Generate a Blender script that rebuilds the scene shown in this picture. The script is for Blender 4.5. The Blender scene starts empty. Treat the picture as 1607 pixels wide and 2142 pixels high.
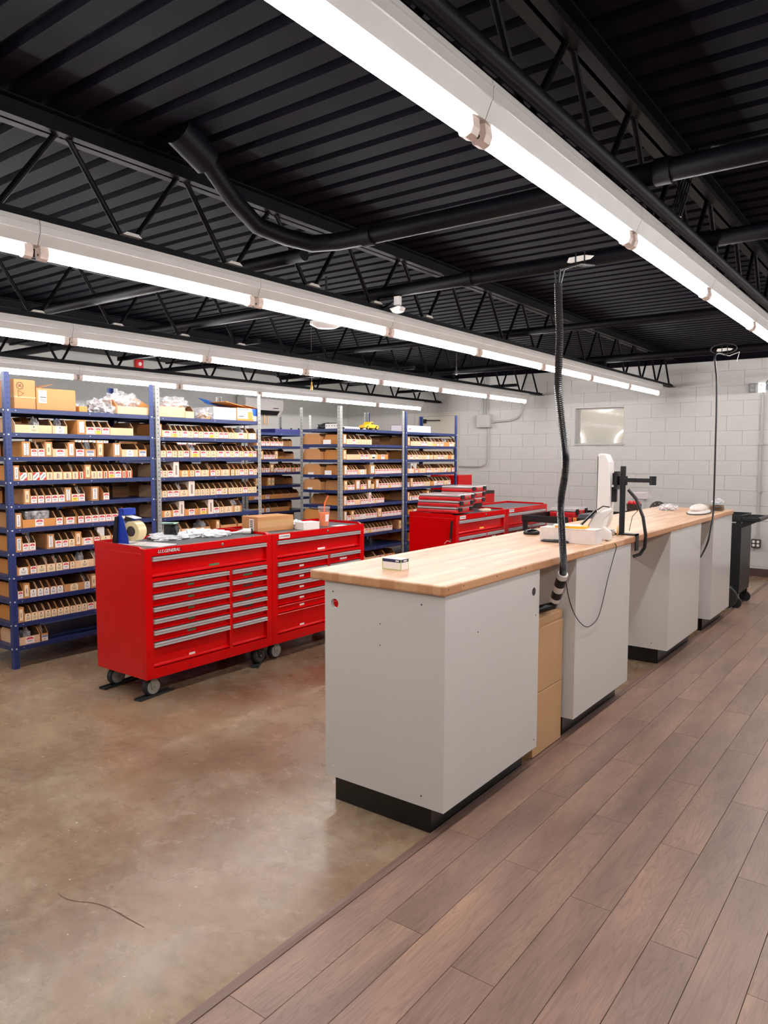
import bpy, bmesh, math, random
from mathutils import Vector, Matrix

random.seed(7)
scene = bpy.context.scene
COL = scene.collection

# ------------------------------------------------------------------ camera
YAW, PITCH, ROLL, FPX = -0.640810726, 0.0776907832, 0.00231606397, 1541.22625
IW, IH = 1607.0, 2142.0
CAM = Vector((0.0, 0.0, 1.6))
_f = Vector((math.sin(YAW) * math.cos(PITCH), math.cos(YAW) * math.cos(PITCH), -math.sin(PITCH)))
_r0 = Vector((math.cos(YAW), -math.sin(YAW), 0))
_u0 = _r0.cross(_f)
_r = _r0 * math.cos(ROLL) + _u0 * math.sin(ROLL)
_u = -_r0 * math.sin(ROLL) + _u0 * math.cos(ROLL)
cam_data = bpy.data.cameras.new('camera')
cam = bpy.data.objects.new('camera', cam_data)
COL.objects.link(cam)
M = Matrix((( _r.x, _u.x, -_f.x, CAM.x), (_r.y, _u.y, -_f.y, CAM.y), (_r.z, _u.z, -_f.z, CAM.z), (0, 0, 0, 1)))
cam.matrix_world = M
cam_data.sensor_fit = 'HORIZONTAL'
cam_data.sensor_width = 36.0
cam_data.lens = 36.0 * FPX / IW
cam_data.clip_start = 0.05
scene.camera = cam

# ------------------------------------------------------------------ world, exposure (the light comes from the tubes)
world = bpy.data.worlds.new('world')
scene.world = world
world.use_nodes = True
world.node_tree.nodes['Background'].inputs[0].default_value = (0.8, 0.85, 1.0, 1)
world.node_tree.nodes['Background'].inputs[1].default_value = 0.02
scene.view_settings.view_transform = 'Standard'
scene.view_settings.look = 'None'
scene.view_settings.gamma = 1.0
scene.view_settings.use_curve_mapping = False
scene.view_settings.exposure = 0.0
scene.cycles.max_bounces = 8
scene.cycles.diffuse_bounces = 4
scene.cycles.glossy_bounces = 4
scene.cycles.transparent_max_bounces = 12
scene.cycles.sample_clamp_indirect = 6.0
scene.cycles.caustics_reflective = False
scene.cycles.caustics_refractive = False
TUBE_STRENGTH = 72.0

# ------------------------------------------------------------------ pixel helpers (a pixel gives a direction; a plane gives the distance)
def ray(px, py):
    return _r * ((px - IW / 2) / FPX) - _u * ((py - IH / 2) / FPX) + _f
def on(px, py, ax, val):
    d = ray(px, py); i = 'xyz'.index(ax)
    return CAM + d * ((val - CAM[i]) / d[i])
def y_at(px, X, z):
    """Y on the vertical plane x=X at height z that projects to image column px"""
    k = (px - IW / 2) / FPX
    a = Vector((X, 0, z)) - CAM
    return -(a.dot(_r) - k * a.dot(_f)) / (_r.y - k * _f.y)
def z_at(px, py, X, Y):
    d = ray(px, py); t = (X * d.x + Y * d.y) / (d.x ** 2 + d.y ** 2)
    return CAM.z + t * d.z

# ------------------------------------------------------------------ materials
MATS = {}
def srgb(r, g, b):
    f = lambda c: (c / 255 / 12.92) if c <= 10 else ((c / 255 + 0.055) / 1.055) ** 2.4
    return (f(r), f(g), f(b), 1)
def mat(name, rgb=None, rough=0.5, metal=0.0, spec=0.5, coat=0.0, noise=0.0, nscale=8.0, bump=0.0, bscale=60.0, emit=None, estr=0.0, alpha=None, stretch=None, trans=0.0):
    if name in MATS: return MATS[name]
    m = bpy.data.materials.new(name); m.use_nodes = True
    nt = m.node_tree; b = nt.nodes['Principled BSDF']
    b.inputs['Base Color'].default_value = rgb
    b.inputs['Roughness'].default_value = rough
    b.inputs['Metallic'].default_value = metal
    b.inputs['Specular IOR Level'].default_value = spec
    b.inputs['Coat Weight'].default_value = coat
    b.inputs['Coat Roughness'].default_value = 0.08
    b.inputs['Transmission Weight'].default_value = trans
    if alpha is not None: b.inputs['Alpha'].default_value = alpha
    if emit is not None:
        b.inputs['Emission Color'].default_value = emit
        b.inputs['Emission Strength'].default_value = estr
    if noise or bump:
        tc = nt.nodes.new('ShaderNodeTexCoord')
        src = tc.outputs['Object']
        if stretch:
            mp = nt.nodes.new('ShaderNodeMapping'); mp.inputs['Scale'].default_value = stretch
            nt.links.new(src, mp.inputs[0]); src = mp.outputs[0]
    if noise:
        n = nt.nodes.new('ShaderNodeTexNoise'); n.inputs['Scale'].default_value = nscale; n.inputs['Detail'].default_value = 5
        nt.links.new(src, n.inputs['Vector'])
        mr = nt.nodes.new('ShaderNodeMapRange'); mr.inputs['From Min'].default_value = 0.3; mr.inputs['From Max'].default_value = 0.7
        mr.inputs['To Min'].default_value = 1 - noise; mr.inputs['To Max'].default_value = 1 + noise
        nt.links.new(n.outputs[0], mr.inputs[0])
        mx = nt.nodes.new('ShaderNodeVectorMath'); mx.operation = 'SCALE'
        mx.inputs[0].default_value = rgb[:3]
        nt.links.new(mr.outputs[0], mx.inputs['Scale']); nt.links.new(mx.outputs[0], b.inputs['Base Color'])
    if bump:
        n2 = nt.nodes.new('ShaderNodeTexNoise'); n2.inputs['Scale'].default_value = bscale; n2.inputs['Detail'].default_value = 4
        nt.links.new(src, n2.inputs['Vector'])
        bp = nt.nodes.new('ShaderNodeBump'); bp.inputs['Strength'].default_value = bump; bp.inputs['Distance'].default_value = 0.01
        nt.links.new(n2.outputs[0], bp.inputs['Height']); nt.links.new(bp.outputs[0], b.inputs['Normal'])
    MATS[name] = m
    return m

class NT:
    """small node-building helper"""
    def __init__(s, m): s.m = m; s.t = m.node_tree; s.b = s.t.nodes['Principled BSDF']
    def n(s, typ, **kw):
        nd = s.t.nodes.new(typ)
        for k, v in kw.items(): setattr(nd, k, v)
        return nd
    def l(s, a, b): s.t.links.new(a, b)
    def noise(s, vec, scale, detail=4, rough=0.5, dist=0.0):
        nd = s.n('ShaderNodeTexNoise'); nd.inputs['Scale'].default_value = scale; nd.inputs['Detail'].default_value = detail
        nd.inputs['Roughness'].default_value = rough; nd.inputs['Distortion'].default_value = dist
        s.l(vec, nd.inputs['Vector']); return nd.outputs[0]
    def ramp(s, fac, stops):
        nd = s.n('ShaderNodeValToRGB'); cr = nd.color_ramp
        while len(cr.elements) < len(stops): cr.elements.new(0.5)
        for e, (p, c) in zip(cr.elements, stops): e.position = p; e.color = c
        s.l(fac, nd.inputs[0]); return nd.outputs[0]
    def mix(s, fac, a, b, blend='MIX'):
        nd = s.n('ShaderNodeMix', data_type='RGBA', blend_type=blend)
        if isinstance(fac, (int, float)): nd.inputs[0].default_value = fac
        else: s.l(fac, nd.inputs[0])
        for i, v in ((6, a), (7, b)):
            if isinstance(v, tuple): nd.inputs[i].default_value = v
            else: s.l(v, nd.inputs[i])
        return nd.outputs[2]
    def mapping(s, vec, scale=(1, 1, 1), loc=(0, 0, 0)):
        nd = s.n('ShaderNodeMapping'); nd.inputs['Scale'].default_value = scale; nd.inputs['Location'].default_value = loc
        s.l(vec, nd.inputs[0]); return nd.outputs[0]
    def math(s, op, a, b=0.0):
        nd = s.n('ShaderNodeMath', operation=op)
        for i, v in ((0, a), (1, b)):
            if isinstance(v, (int, float)): nd.inputs[i].default_value = v
            else: s.l(v, nd.inputs[i])
        return nd.outputs[0]
    def bump(s, h, strength=0.3, dist=0.01):
        nd = s.n('ShaderNodeBump'); nd.inputs['Strength'].default_value = strength; nd.inputs['Distance'].default_value = dist
        s.l(h, nd.inputs['Height']); s.l(nd.outputs[0], s.b.inputs['Normal'])

def make_concrete():
    m = mat('sealed_concrete', srgb(140, 112, 90), rough=0.3)
    k = NT(m); tc = k.n('ShaderNodeTexCoord').outputs['Object']
    big = k.noise(k.mapping(tc, loc=(1.7, 4.1, 0)), 0.55, 4, 0.55, 0.3)
    mid = k.noise(tc, 2.1, 7, 0.68, 0.25)
    fine = k.noise(tc, 17, 8, 0.72)
    base = k.ramp(big, [(0.30, srgb(104, 82, 61)), (0.45, srgb(126, 101, 77)), (0.58, srgb(148, 124, 98)), (0.72, srgb(166, 145, 117))])
    c = k.mix(0.62, base, k.ramp(mid, [(0.25, (0.62, 0.6, 0.58, 1)), (0.5, (0.96, 0.96, 0.96, 1)), (0.75, (1.25, 1.25, 1.25, 1))]), 'MULTIPLY')
    red = k.ramp(k.noise(k.mapping(tc, loc=(3.3, 1.2, 0)), 0.7, 4, 0.6), [(0.45, (0, 0, 0, 1)), (0.68, (1, 1, 1, 1))])
    c = k.mix(k.math('MULTIPLY', red, 0.38), c, srgb(122, 78, 58))
    pale = k.ramp(k.noise(k.mapping(tc, loc=(9.3, 5.2, 0)), 1.1, 10, 0.8, 0.15), [(0.48, (0, 0, 0, 1)), (0.85, (1, 1, 1, 1))])
    c = k.mix(k.math('MULTIPLY', pale, 0.7), c, srgb(190, 176, 154))
    c = k.mix(0.8, c, k.ramp(fine, [(0.28, (0.62, 0.6, 0.58, 1)), (0.5, (1, 1, 1, 1)), (0.72, (1.16, 1.15, 1.14, 1))]), 'MULTIPLY')
    chips = k.ramp(k.noise(tc, 55, 2, 0.4), [(0.755, (0, 0, 0, 1)), (0.775, (1, 1, 1, 1))])
    c = k.mix(chips, c, srgb(215, 200, 175))
    k.l(c, k.b.inputs['Base Color'])
    k.l(k.ramp(mid, [(0.3, (0.16, 0.16, 0.16, 1)), (0.7, (0.36, 0.36, 0.36, 1))]), k.b.inputs['Roughness'])
    k.bump(k.noise(tc, 30, 6, 0.65), 0.05, 0.01)
    return m

def make_vinyl():
    m = mat('oak_vinyl', srgb(140, 108, 92), rough=0.4)
    k = NT(m); tc = k.n('ShaderNodeTexCoord').outputs['Object']
    oi = k.n('ShaderNodeObjectInfo').outputs['Random']
    cmb = k.n('ShaderNodeCombineXYZ'); k.l(k.math('MULTIPLY', oi, 37.0), cmb.inputs[0]); k.l(k.math('MULTIPLY', oi, 91.0), cmb.inputs[1])
    add = k.n('ShaderNodeVectorMath', operation='ADD'); k.l(tc, add.inputs[0]); k.l(cmb.outputs[0], add.inputs[1])
    v = add.outputs[0]
    ring = k.noise(k.mapping(v, (9.0, 0.8, 1)), 1.0, 3, 0.5, 0.5)
    rings = k.math('FRACT', k.math('MULTIPLY', ring, 22.0))
    grain = k.noise(k.mapping(v, (110, 4.0, 1)), 1.0, 6, 0.7)
    blotch = k.noise(k.mapping(v, (5, 1.1, 1)), 1.0, 4, 0.6)
    base = k.ramp(blotch, [(0.3, srgb(122, 96, 84)), (0.5, srgb(145, 116, 102)), (0.72, srgb(168, 134, 113))])
    c = k.mix(k.math('MULTIPLY', k.ramp(rings, [(0.0, (1, 1, 1, 1)), (0.3, (0, 0, 0, 1)), (0.85, (0, 0, 0, 1)), (1.0, (1, 1, 1, 1))]), 0.26), base, srgb(86, 62, 54))
    c = k.mix(0.6, c, k.ramp(grain, [(0.3, (0.6, 0.58, 0.57, 1)), (0.6, (1, 1, 1, 1)), (0.8, (1.1, 1.1, 1.1, 1))]), 'MULTIPLY')
    tint = k.ramp(oi, [(0.0, (0.9, 0.9, 0.91, 1)), (0.5, (1.0, 1.0, 1.0, 1)), (1.0, (1.08, 1.05, 1.03, 1))])
    c = k.mix(1.0, c, tint, 'MULTIPLY')
    k.l(c, k.b.inputs['Base Color'])
    k.l(k.ramp(grain, [(0.3, (0.32, 0.32, 0.32, 1)), (0.7, (0.48, 0.48, 0.48, 1))]), k.b.inputs['Roughness'])
    k.bump(grain, 0.12, 0.004)
    return m

def make_butcher():
    m = mat('maple_butcher_block', srgb(226, 188, 150), rough=0.38)
    k = NT(m); tc = k.n('ShaderNodeTexCoord').outputs['Object']
    sep = k.n('ShaderNodeSeparateXYZ'); k.l(tc, sep.inputs[0])
    strip = k.math('FLOOR', k.math('MULTIPLY', sep.outputs[0], 26.0))
    wn0 = k.n('ShaderNodeTexWhiteNoise', noise_dimensions='1D'); k.l(strip, wn0.inputs['W'])
    seg = k.math('FLOOR', k.math('ADD', k.math('MULTIPLY', sep.outputs[1], 1.5), k.math('MULTIPLY', wn0.outputs[0], 5.0)))
    cmb = k.n('ShaderNodeCombineXYZ'); k.l(strip, cmb.inputs[0]); k.l(seg, cmb.inputs[1])
    wn = k.n('ShaderNodeTexWhiteNoise', noise_dimensions='2D'); k.l(cmb.outputs[0], wn.inputs['Vector'])
    base = k.ramp(wn.outputs[0], [(0.0, srgb(196, 148, 112)), (0.5, srgb(212, 168, 132)), (1.0, srgb(222, 184, 150))])
    g = k.noise(k.mapping(tc, (60, 3, 60)), 1.0, 5, 0.6)
    c = k.mix(0.5, base, k.ramp(g, [(0.3, (0.8, 0.76, 0.72, 1)), (0.6, (1, 1, 1, 1))]), 'MULTIPLY')
    nz = k.n('ShaderNodeSeparateXYZ'); k.l(k.n('ShaderNodeTexCoord').outputs['Normal'], nz.inputs[0])
    edge = k.math('LESS_THAN', k.math('ABSOLUTE', nz.outputs[2]), 0.4)      # edge and end faces are coloured darker than the top
    c = k.mix(k.math('MULTIPLY', edge, 0.8), c, k.mix(1.0, c, (0.80, 0.66, 0.52, 1), 'MULTIPLY'))
    k.l(c, k.b.inputs['Base Color'])
    return m

def make_holed(name, rgb, rough, metal):
    """perforated angle-iron post: rows of dark punched holes along z"""
    m = mat(name, rgb, rough=rough, metal=metal)
    k = NT(m); tc = k.n('ShaderNodeTexCoord').outputs['Object']
    sep = k.n('ShaderNodeSeparateXYZ'); k.l(tc, sep.inputs[0])
    fz = k.math('SUBTRACT', k.math('FRACT', k.math('MULTIPLY', sep.outputs[2], 1 / 0.0375)), 0.5)
    fz = k.math('MULTIPLY', fz, 0.0375)
    dx = k.math('SUBTRACT', k.math('ABSOLUTE', sep.outputs[0]), 0.021)
    dy = k.math('SUBTRACT', k.math('ABSOLUTE', sep.outputs[1]), 0.021)
    def disc(d):
        r2 = k.math('ADD', k.math('MULTIPLY', d, d), k.math('MULTIPLY', fz, fz))
        return k.math('LESS_THAN', r2, 0.0048 ** 2)
    h = k.math('MAXIMUM', disc(dx), disc(dy))
    n = k.noise(tc, 9, 4)
    var = k.mix(0.35, rgb, k.ramp(n, [(0.3, tuple(c * 0.72 for c in rgb[:3]) + (1,)), (0.7, tuple(min(1, c * 1.25) for c in rgb[:3]) + (1,))]))
    k.l(k.mix(h, var, (0.006, 0.006, 0.008, 1)), k.b.inputs['Base Color'])
    return m

def make_plastic_bag():
    m = bpy.data.materials.new('clear_plastic_film'); m.use_nodes = True; MATS['clear_plastic_film'] = m
    t = m.node_tree; b = t.nodes['Principled BSDF']; out = t.nodes['Material Output']
    b.inputs['Base Color'].default_value = (0.82, 0.82, 0.84, 1); b.inputs['Roughness'].default_value = 0.12
    b.inputs['Specular IOR Level'].default_value = 0.9
    tr = t.nodes.new('ShaderNodeBsdfTransparent'); mx = t.nodes.new('ShaderNodeMixShader')
    tc = t.nodes.new('ShaderNodeTexCoord'); n = t.nodes.new('ShaderNodeTexNoise'); n.inputs['Scale'].default_value = 13; n.inputs['Detail'].default_value = 2
    n.inputs['Distortion'].default_value = 1.5
    t.links.new(tc.outputs['Object'], n.inputs['Vector'])
    mr = t.nodes.new('ShaderNodeMapRange'); mr.inputs['From Min'].default_value = 0.35; mr.inputs['From Max'].default_value = 0.65
    mr.inputs['To Min'].default_value = 0.12; mr.inputs['To Max'].default_value = 0.7
    t.links.new(n.outputs[0], mr.inputs[0])
    t.links.new(mr.outputs[0], mx.inputs[0]); t.links.new(tr.outputs[0], mx.inputs[1]); t.links.new(b.outputs[0], mx.inputs[2])
    t.links.new(mx.outputs[0], out.inputs['Surface'])
    bp = t.nodes.new('ShaderNodeBump'); bp.inputs['Strength'].default_value = 0.45; bp.inputs['Distance'].default_value = 0.01
    t.links.new(n.outputs[0], bp.inputs['Height']); t.links.new(bp.outputs[0], b.inputs['Normal'])
    return m

concrete = make_concrete(); vinyl = make_vinyl(); butcher = make_butcher()
blue_post = make_holed('blue_slotted_angle', srgb(32, 50, 104), 0.42, 0.0)
galv_post = make_holed('galvanised_slotted_angle', srgb(150, 150, 146), 0.45, 0.35)
film = make_plastic_bag()
shelf_blue = mat('blue_painted_steel', srgb(26, 41, 88), rough=0.4, noise=0.12, nscale=6)
galv = mat('galvanised_steel', srgb(160, 160, 156), rough=0.4, metal=0.4, noise=0.1)
bolt_m = mat('zinc_bolt', srgb(205, 205, 205), rough=0.3, metal=0.5)
wall_paint = mat('grey_white_wall_paint', srgb(200, 197, 192), rough=0.55, noise=0.03, nscale=3, bump=0.25, bscale=45)
mortar = mat('painted_mortar', srgb(196, 193, 188), rough=0.65)
leftwall_paint = mat('grey_wall_paint_smooth', srgb(184, 182, 177), rough=0.6, noise=0.03, nscale=2)
black_paint = mat('black_ceiling_paint', srgb(12, 9, 18), rough=0.65, spec=0.05, noise=0.25, nscale=5)
black_steel = mat('black_painted_steel', srgb(11, 9, 14), rough=0.5, spec=0.12, noise=0.2, nscale=7)
base_brown = mat('brown_vinyl_base', srgb(74, 54, 48), rough=0.45)
trim_brown = mat('brown_transition_strip', srgb(112, 86, 76), rough=0.4)
fix_white = mat('white_fixture_enamel', srgb(198, 194, 190), rough=0.35, noise=0.03)
socket_m = mat('lamp_socket_plastic', srgb(225, 205, 195), rough=0.4)
tube_m = mat('lit_fluorescent_tube', srgb(255, 255, 255), rough=0.3, emit=(1.0, 0.98, 0.975, 1), estr=TUBE_STRENGTH)
red = mat('red_enamel', (0.56, 0.0006, 0.002, 1), rough=0.2, spec=0.28, noise=0.04, nscale=2)
alu = mat('brushed_aluminium', srgb(196, 188, 188), rough=0.35, metal=0.45)
mat_grey = mat('ribbed_grey_mat', srgb(86, 84, 86), rough=0.75, bump=0.2, bscale=200)
lam = mat('grey_laminate', srgb(204, 201, 196), rough=0.16, noise=0.02, nscale=1.5)
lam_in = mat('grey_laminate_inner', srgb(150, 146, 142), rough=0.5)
blk = mat('black_plastic', srgb(20, 20, 22), rough=0.4)
blk_gloss = mat('gloss_black_toe_kick', srgb(9, 9, 10), rough=0.25)
rubber = mat('black_rubber', srgb(26, 26, 27), rough=0.65)
card = mat('brown_cardboard', srgb(192, 136, 86), rough=0.8, noise=0.08, nscale=6)
card2 = mat('pale_cardboard', srgb(224, 182, 142), rough=0.8, noise=0.06, nscale=6)
card3 = mat('orange_cardboard', srgb(206, 138, 72), rough=0.8, noise=0.08, nscale=6)
card_in = mat('shaded_kraft_inside', srgb(112, 74, 46), rough=0.85)  # kraft brown, with the shade inside the bins put into the colour
paper = mat('white_paper', srgb(236, 230, 224), rough=0.7)
cream = mat('cream_tag_paper', srgb(232, 206, 166), rough=0.7)
tag_red = mat('red_ink', srgb(205, 48, 52), rough=0.6)
tag_mag = mat('crimson_ink', srgb(190, 52, 84), rough=0.6)
tag_yel = mat('yellow_sticker', srgb(240, 208, 70), rough=0.6)
tag_blue = mat('grey_blue_ink', srgb(126, 132, 160), rough=0.6)
ink = mat('dark_ink', srgb(58, 50, 48), rough=0.7)
ink_l = mat('faded_ink', srgb(150, 128, 116), rough=0.7)
white_pl = mat('white_plastic', srgb(232, 226, 222), rough=0.35)
tan = mat('tan_cabinet_paint', srgb(190, 150, 108), rough=0.45, noise=0.04, nscale=3)
blue_pl = mat('blue_enamel', srgb(28, 58, 160), rough=0.35)
tape_m = mat('clear_tape_roll', srgb(226, 208, 160), rough=0.25, spec=0.7)
orange_dr = mat('orange_drink', srgb(250, 120, 16), rough=0.3)
cup_m = mat('clear_cup', srgb(240, 225, 215), rough=0.1, alpha=0.16)
straw_m = mat('orange_straw', srgb(238, 110, 60), rough=0.4)
mint = mat('mint_paper', srgb(176, 214, 196), rough=0.7)
yellow_m = mat('yellow_toy_paint', srgb(245, 180, 30), rough=0.35)
navy = mat('navy_print', srgb(34, 40, 78), rough=0.5)
green_m = mat('lime_print', srgb(150, 190, 60), rough=0.5)
dgreen = mat('green_label', srgb(70, 112, 70), rough=0.6)
steel = mat('polished_steel', srgb(190, 190, 190), rough=0.2, metal=0.9)
fan_grey = mat('dark_grey_steel', srgb(70, 64, 60), rough=0.5, metal=0.3)
clear_pl = mat('clear_lid_plastic', srgb(225, 215, 215), rough=0.12, alpha=0.55)
red_pl = mat('red_case_plastic', srgb(205, 26, 34), rough=0.35)
orange_pl = mat('orange_handle_plastic', srgb(244, 140, 50), rough=0.4)
blue_prt = mat('blue_print', srgb(38, 92, 170), rough=0.5)
led_m = mat('white_led_segment', srgb(255, 255, 255), emit=(0.92, 0.95, 1, 1), estr=1.6)
led_off = mat('unlit_led_segment', srgb(150, 150, 155), rough=0.4)
ring_m = mat('neon_ring', srgb(255, 255, 255), emit=(1, 0.98, 0.94, 1), estr=2.2)
glass = mat('window_glass', srgb(240, 245, 245), rough=0.05, spec=0.25, alpha=0.12)
room_white = mat('next_room_wall', srgb(226, 218, 208), rough=0.8)
screen_off = mat('dark_screen', srgb(14, 14, 16), rough=0.12)
wood_l = mat('pale_wood', srgb(214, 178, 128), rough=0.7, noise=0.12, nscale=4, stretch=(4, 1, 12))

# ------------------------------------------------------------------ mesh builder
class MB:
    def __init__(s): s.v = []; s.f = []; s.mi = []; s.sm = []
    def face(s, idx, mi=0, smooth=False): s.f.append(tuple(idx)); s.mi.append(mi); s.sm.append(smooth)
    def quad(s, a, b, c, d, mi=0):
        n = len(s.v); s.v += [tuple(a), tuple(b), tuple(c), tuple(d)]; s.face((n, n + 1, n + 2, n + 3), mi); return s
    def poly(s, pts, mi=0):
        n = len(s.v); s.v += [tuple(p) for p in pts]; s.face(range(n, n + len(pts)), mi); return s
    def box(s, x0, x1, y0, y1, z0, z1, mi=0):
        if x0 > x1: x0, x1 = x1, x0
        if y0 > y1: y0, y1 = y1, y0
        if z0 > z1: z0, z1 = z1, z0
        n = len(s.v)
        s.v += [(x0, y0, z0), (x1, y0, z0), (x1, y1, z0), (x0, y1, z0), (x0, y0, z1), (x1, y0, z1), (x1, y1, z1), (x0, y1, z1)]
        for q in ((0, 3, 2, 1), (4, 5, 6, 7), (0, 1, 5, 4), (1, 2, 6, 5), (2, 3, 7, 6), (3, 0, 4, 7)):
            s.face([n + i for i in q], mi)
        return s
    def prism(s, prof, axis, a, b, mi=0, smooth=False):
        """prof: 2-D points; axis 'x': (y,z), 'y': (x,z), 'z': (x,y); extruded from a to b"""
        def P(p, t):
            return {'x': (t, p[0], p[1]), 'y': (p[0], t, p[1]), 'z': (p[0], p[1], t)}[axis]
        n = len(s.v); k = len(prof)
        s.v += [P(p, a) for p in prof] + [P(p, b) for p in prof]
        s.face(list(range(n, n + k)), mi); s.face(list(range(n + 2 * k - 1, n + k - 1, -1)), mi)
        for i in range(k):
            j = (i + 1) % k; s.face((n + i, n + k + i, n + k + j, n + j), mi, smooth)
        return s
    def tube(s, path, r, n=8, mi=0, cap=True, closed=False):
        path = [Vector(p) for p in path]; K = len(path); base = len(s.v)
        rs = r if isinstance(r, (list, tuple)) else [r] * K
        up = None
        for i, p in enumerate(path):
            if closed: t = path[(i + 1) % K] - path[i - 1]
            else: t = path[min(i + 1, K - 1)] - path[max(i - 1, 0)]
            t.normalize()
            if up is None:
                up = Vector((0, 0, 1)) if abs(t.z) < 0.9 else Vector((1, 0, 0))
            a = t.cross(up)
            if a.length < 1e-6: a = t.orthogonal()
            a.normalize(); b2 = a.cross(t); b2.normalize(); up = b2
            for k in range(n):
                th = 2 * math.pi * k / n
                s.v.append(tuple(p + (a * math.cos(th) + b2 * math.sin(th)) * rs[i]))
        R = K if closed else K - 1
        for i in range(R):
            o = base + i * n; q = base + ((i + 1) % K) * n
            for k in range(n):
                j = (k + 1) % n
                s.face((o + k, o + j, q + j, q + k), mi, True)
        if cap and not closed:
            s.face([base + k for k in range(n - 1, -1, -1)], mi); s.face([base + (K - 1) * n + k for k in range(n)], mi)
        return s
    def cyl(s, p0, p1, r, n=12, mi=0): return s.tube([p0, p1], r, n, mi)
    def lathe(s, prof, c=(0, 0, 0), n=20, axis='z', mi=0):
        """prof: (radius, height) list along axis"""
        base = len(s.v); c = Vector(c)
        for (r, h) in prof:
            for k in range(n):
                th = 2 * math.pi * k / n; u, w = r * math.cos(th), r * math.sin(th)
                p = {'z': (u, w, h), 'x': (h, u, w), 'y': (w, h, u)}[axis]
                s.v.append(tuple(c + Vector(p)))
        for i in range(len(prof) - 1):
            for k in range(n):
                j = (k + 1) % n
                s.face((base + i * n + k, base + i * n + j, base + (i + 1) * n + j, base + (i + 1) * n + k), mi, True)
        s.face([base + k for k in range(n - 1, -1, -1)], mi); s.face([base + (len(prof) - 1) * n + k for k in range(n)], mi)
        return s
    def ball(s, c, r, mi=0, n=10, m=6, sz=1.0):
        prof = [(max(r * math.sin(math.pi * i / m), 1e-4), -r * sz * math.cos(math.pi * i / m)) for i in range(m + 1)]
        return s.lathe(prof, c, n, 'z', mi)
    def xform(s, mtx):
        s.v = [tuple(mtx @ Vector(p)) for p in s.v]; return s
    def mesh(s, name, mats):
        me = bpy.data.meshes.new(name); me.from_pydata(s.v, [], s.f)
        for m in (mats if isinstance(mats, (list, tuple)) else [mats]): me.materials.append(m)
        me.polygons.foreach_set('material_index', s.mi); me.polygons.foreach_set('use_smooth', s.sm)
        bm = bmesh.new(); bm.from_mesh(me); bmesh.ops.recalc_face_normals(bm, faces=bm.faces); bm.to_mesh(me); bm.free()
        if any(s.sm): me.set_sharp_from_angle(angle=0.75)
        me.update(); return me
    def build(s, name, mats, parent=None, bevel=0.0, seg=2, loc=None, rot=None):
        return obj(name, s.mesh(name, mats), parent, bevel, seg, loc, rot)

def obj(name, me, parent=None, bevel=0.0, seg=2, loc=None, rot=None):
    o = bpy.data.objects.new(name, me); COL.objects.link(o)
    if parent: o.parent = parent
    if loc is not None: o.location = loc
    if rot is not None: o.rotation_euler = rot if isinstance(rot, (tuple, list)) else (0, 0, rot)
    if bevel:
        b = o.modifiers.new('bevel', 'BEVEL'); b.width = bevel; b.segments = seg; b.limit_method = 'ANGLE'; b.angle_limit = 0.7
    return o
def tag(o, label, cat, group=None):
    o['label'] = label; o['category'] = cat
    if group: o['group'] = group
    return o
def thing(name, label, cat, loc=(0, 0, 0), rotz=0.0, group=None):
    o = bpy.data.objects.new(name, None); COL.objects.link(o); o.location = loc; o.rotation_euler = (0, 0, rotz)
    o.empty_display_size = 0.1
    return tag(o, label, cat, group)
def struct(o): o['kind'] = 'structure'; return o
def dup(root, loc, rotz=None, label=None, group=None):
    r = root.copy(); COL.objects.link(r); r.location = loc
    if rotz is not None: r.rotation_euler = (0, 0, rotz)
    if label: r['label'] = label
    if group: r['group'] = group
    for ch in list(root.children):
        c = ch.copy(); COL.objects.link(c); c.parent = r
        for g in list(ch.children):
            d = g.copy(); COL.objects.link(d); d.parent = c
    return r
_txt = {}
def text_mesh(s, size, m, extrude=0.0004, shear=0.0, align='CENTER'):
    key = (s, size, m.name, extrude, shear, align)
    if key in _txt: return _txt[key]
    cu = bpy.data.curves.new('lettering', 'FONT'); cu.body = s; cu.size = size; cu.extrude = extrude; cu.shear = shear
    cu.align_x = align; cu.align_y = 'CENTER'; cu.resolution_u = 2
    o = bpy.data.objects.new('lettering', cu); COL.objects.link(o)
    bpy.context.view_layer.update()
    me = bpy.data.meshes.new_from_object(o.evaluated_get(bpy.context.evaluated_depsgraph_get()))
    bpy.data.objects.remove(o); me.materials.clear(); me.materials.append(m)
    _txt[key] = me; return me
FACE_X = (math.pi / 2, 0, math.pi / 2)       # text in the y-z plane, read from +x
def crumple(name, sx, sy, sz, seed, m, parent=None, loc=(0, 0, 0), rotz=0.0, amp=0.35, flat=True, sub=4, fscale=3.0):
    """a crumpled bag: sphere pushed around by noise, flat underneath"""
    from mathutils import noise as N
    bm = bmesh.new(); bmesh.ops.create_icosphere(bm, subdivisions=sub, radius=1.0)
    off = Vector((seed * 7.3, seed * 3.1, seed * 1.7))
    for v in bm.verts:
        d = 1 + amp * (N.noise(v.co * fscale + off) + 0.35 * N.noise(v.co * fscale * 2.2 + off))
        c = v.co * d
        z = c.z
        if flat: z = max(z, -0.45) + 0.45
        v.co = Vector((c.x * sx, c.y * sy, z * sz))
    me = bpy.data.meshes.new(name); bm.to_mesh(me); bm.free()
    if flat:
        mz = min(v.co.z for v in me.vertices)
        for v in me.vertices: v.co.z -= mz
    me.materials.append(m)
    return obj(name, me, parent, loc=loc, rot=rotz)
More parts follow.
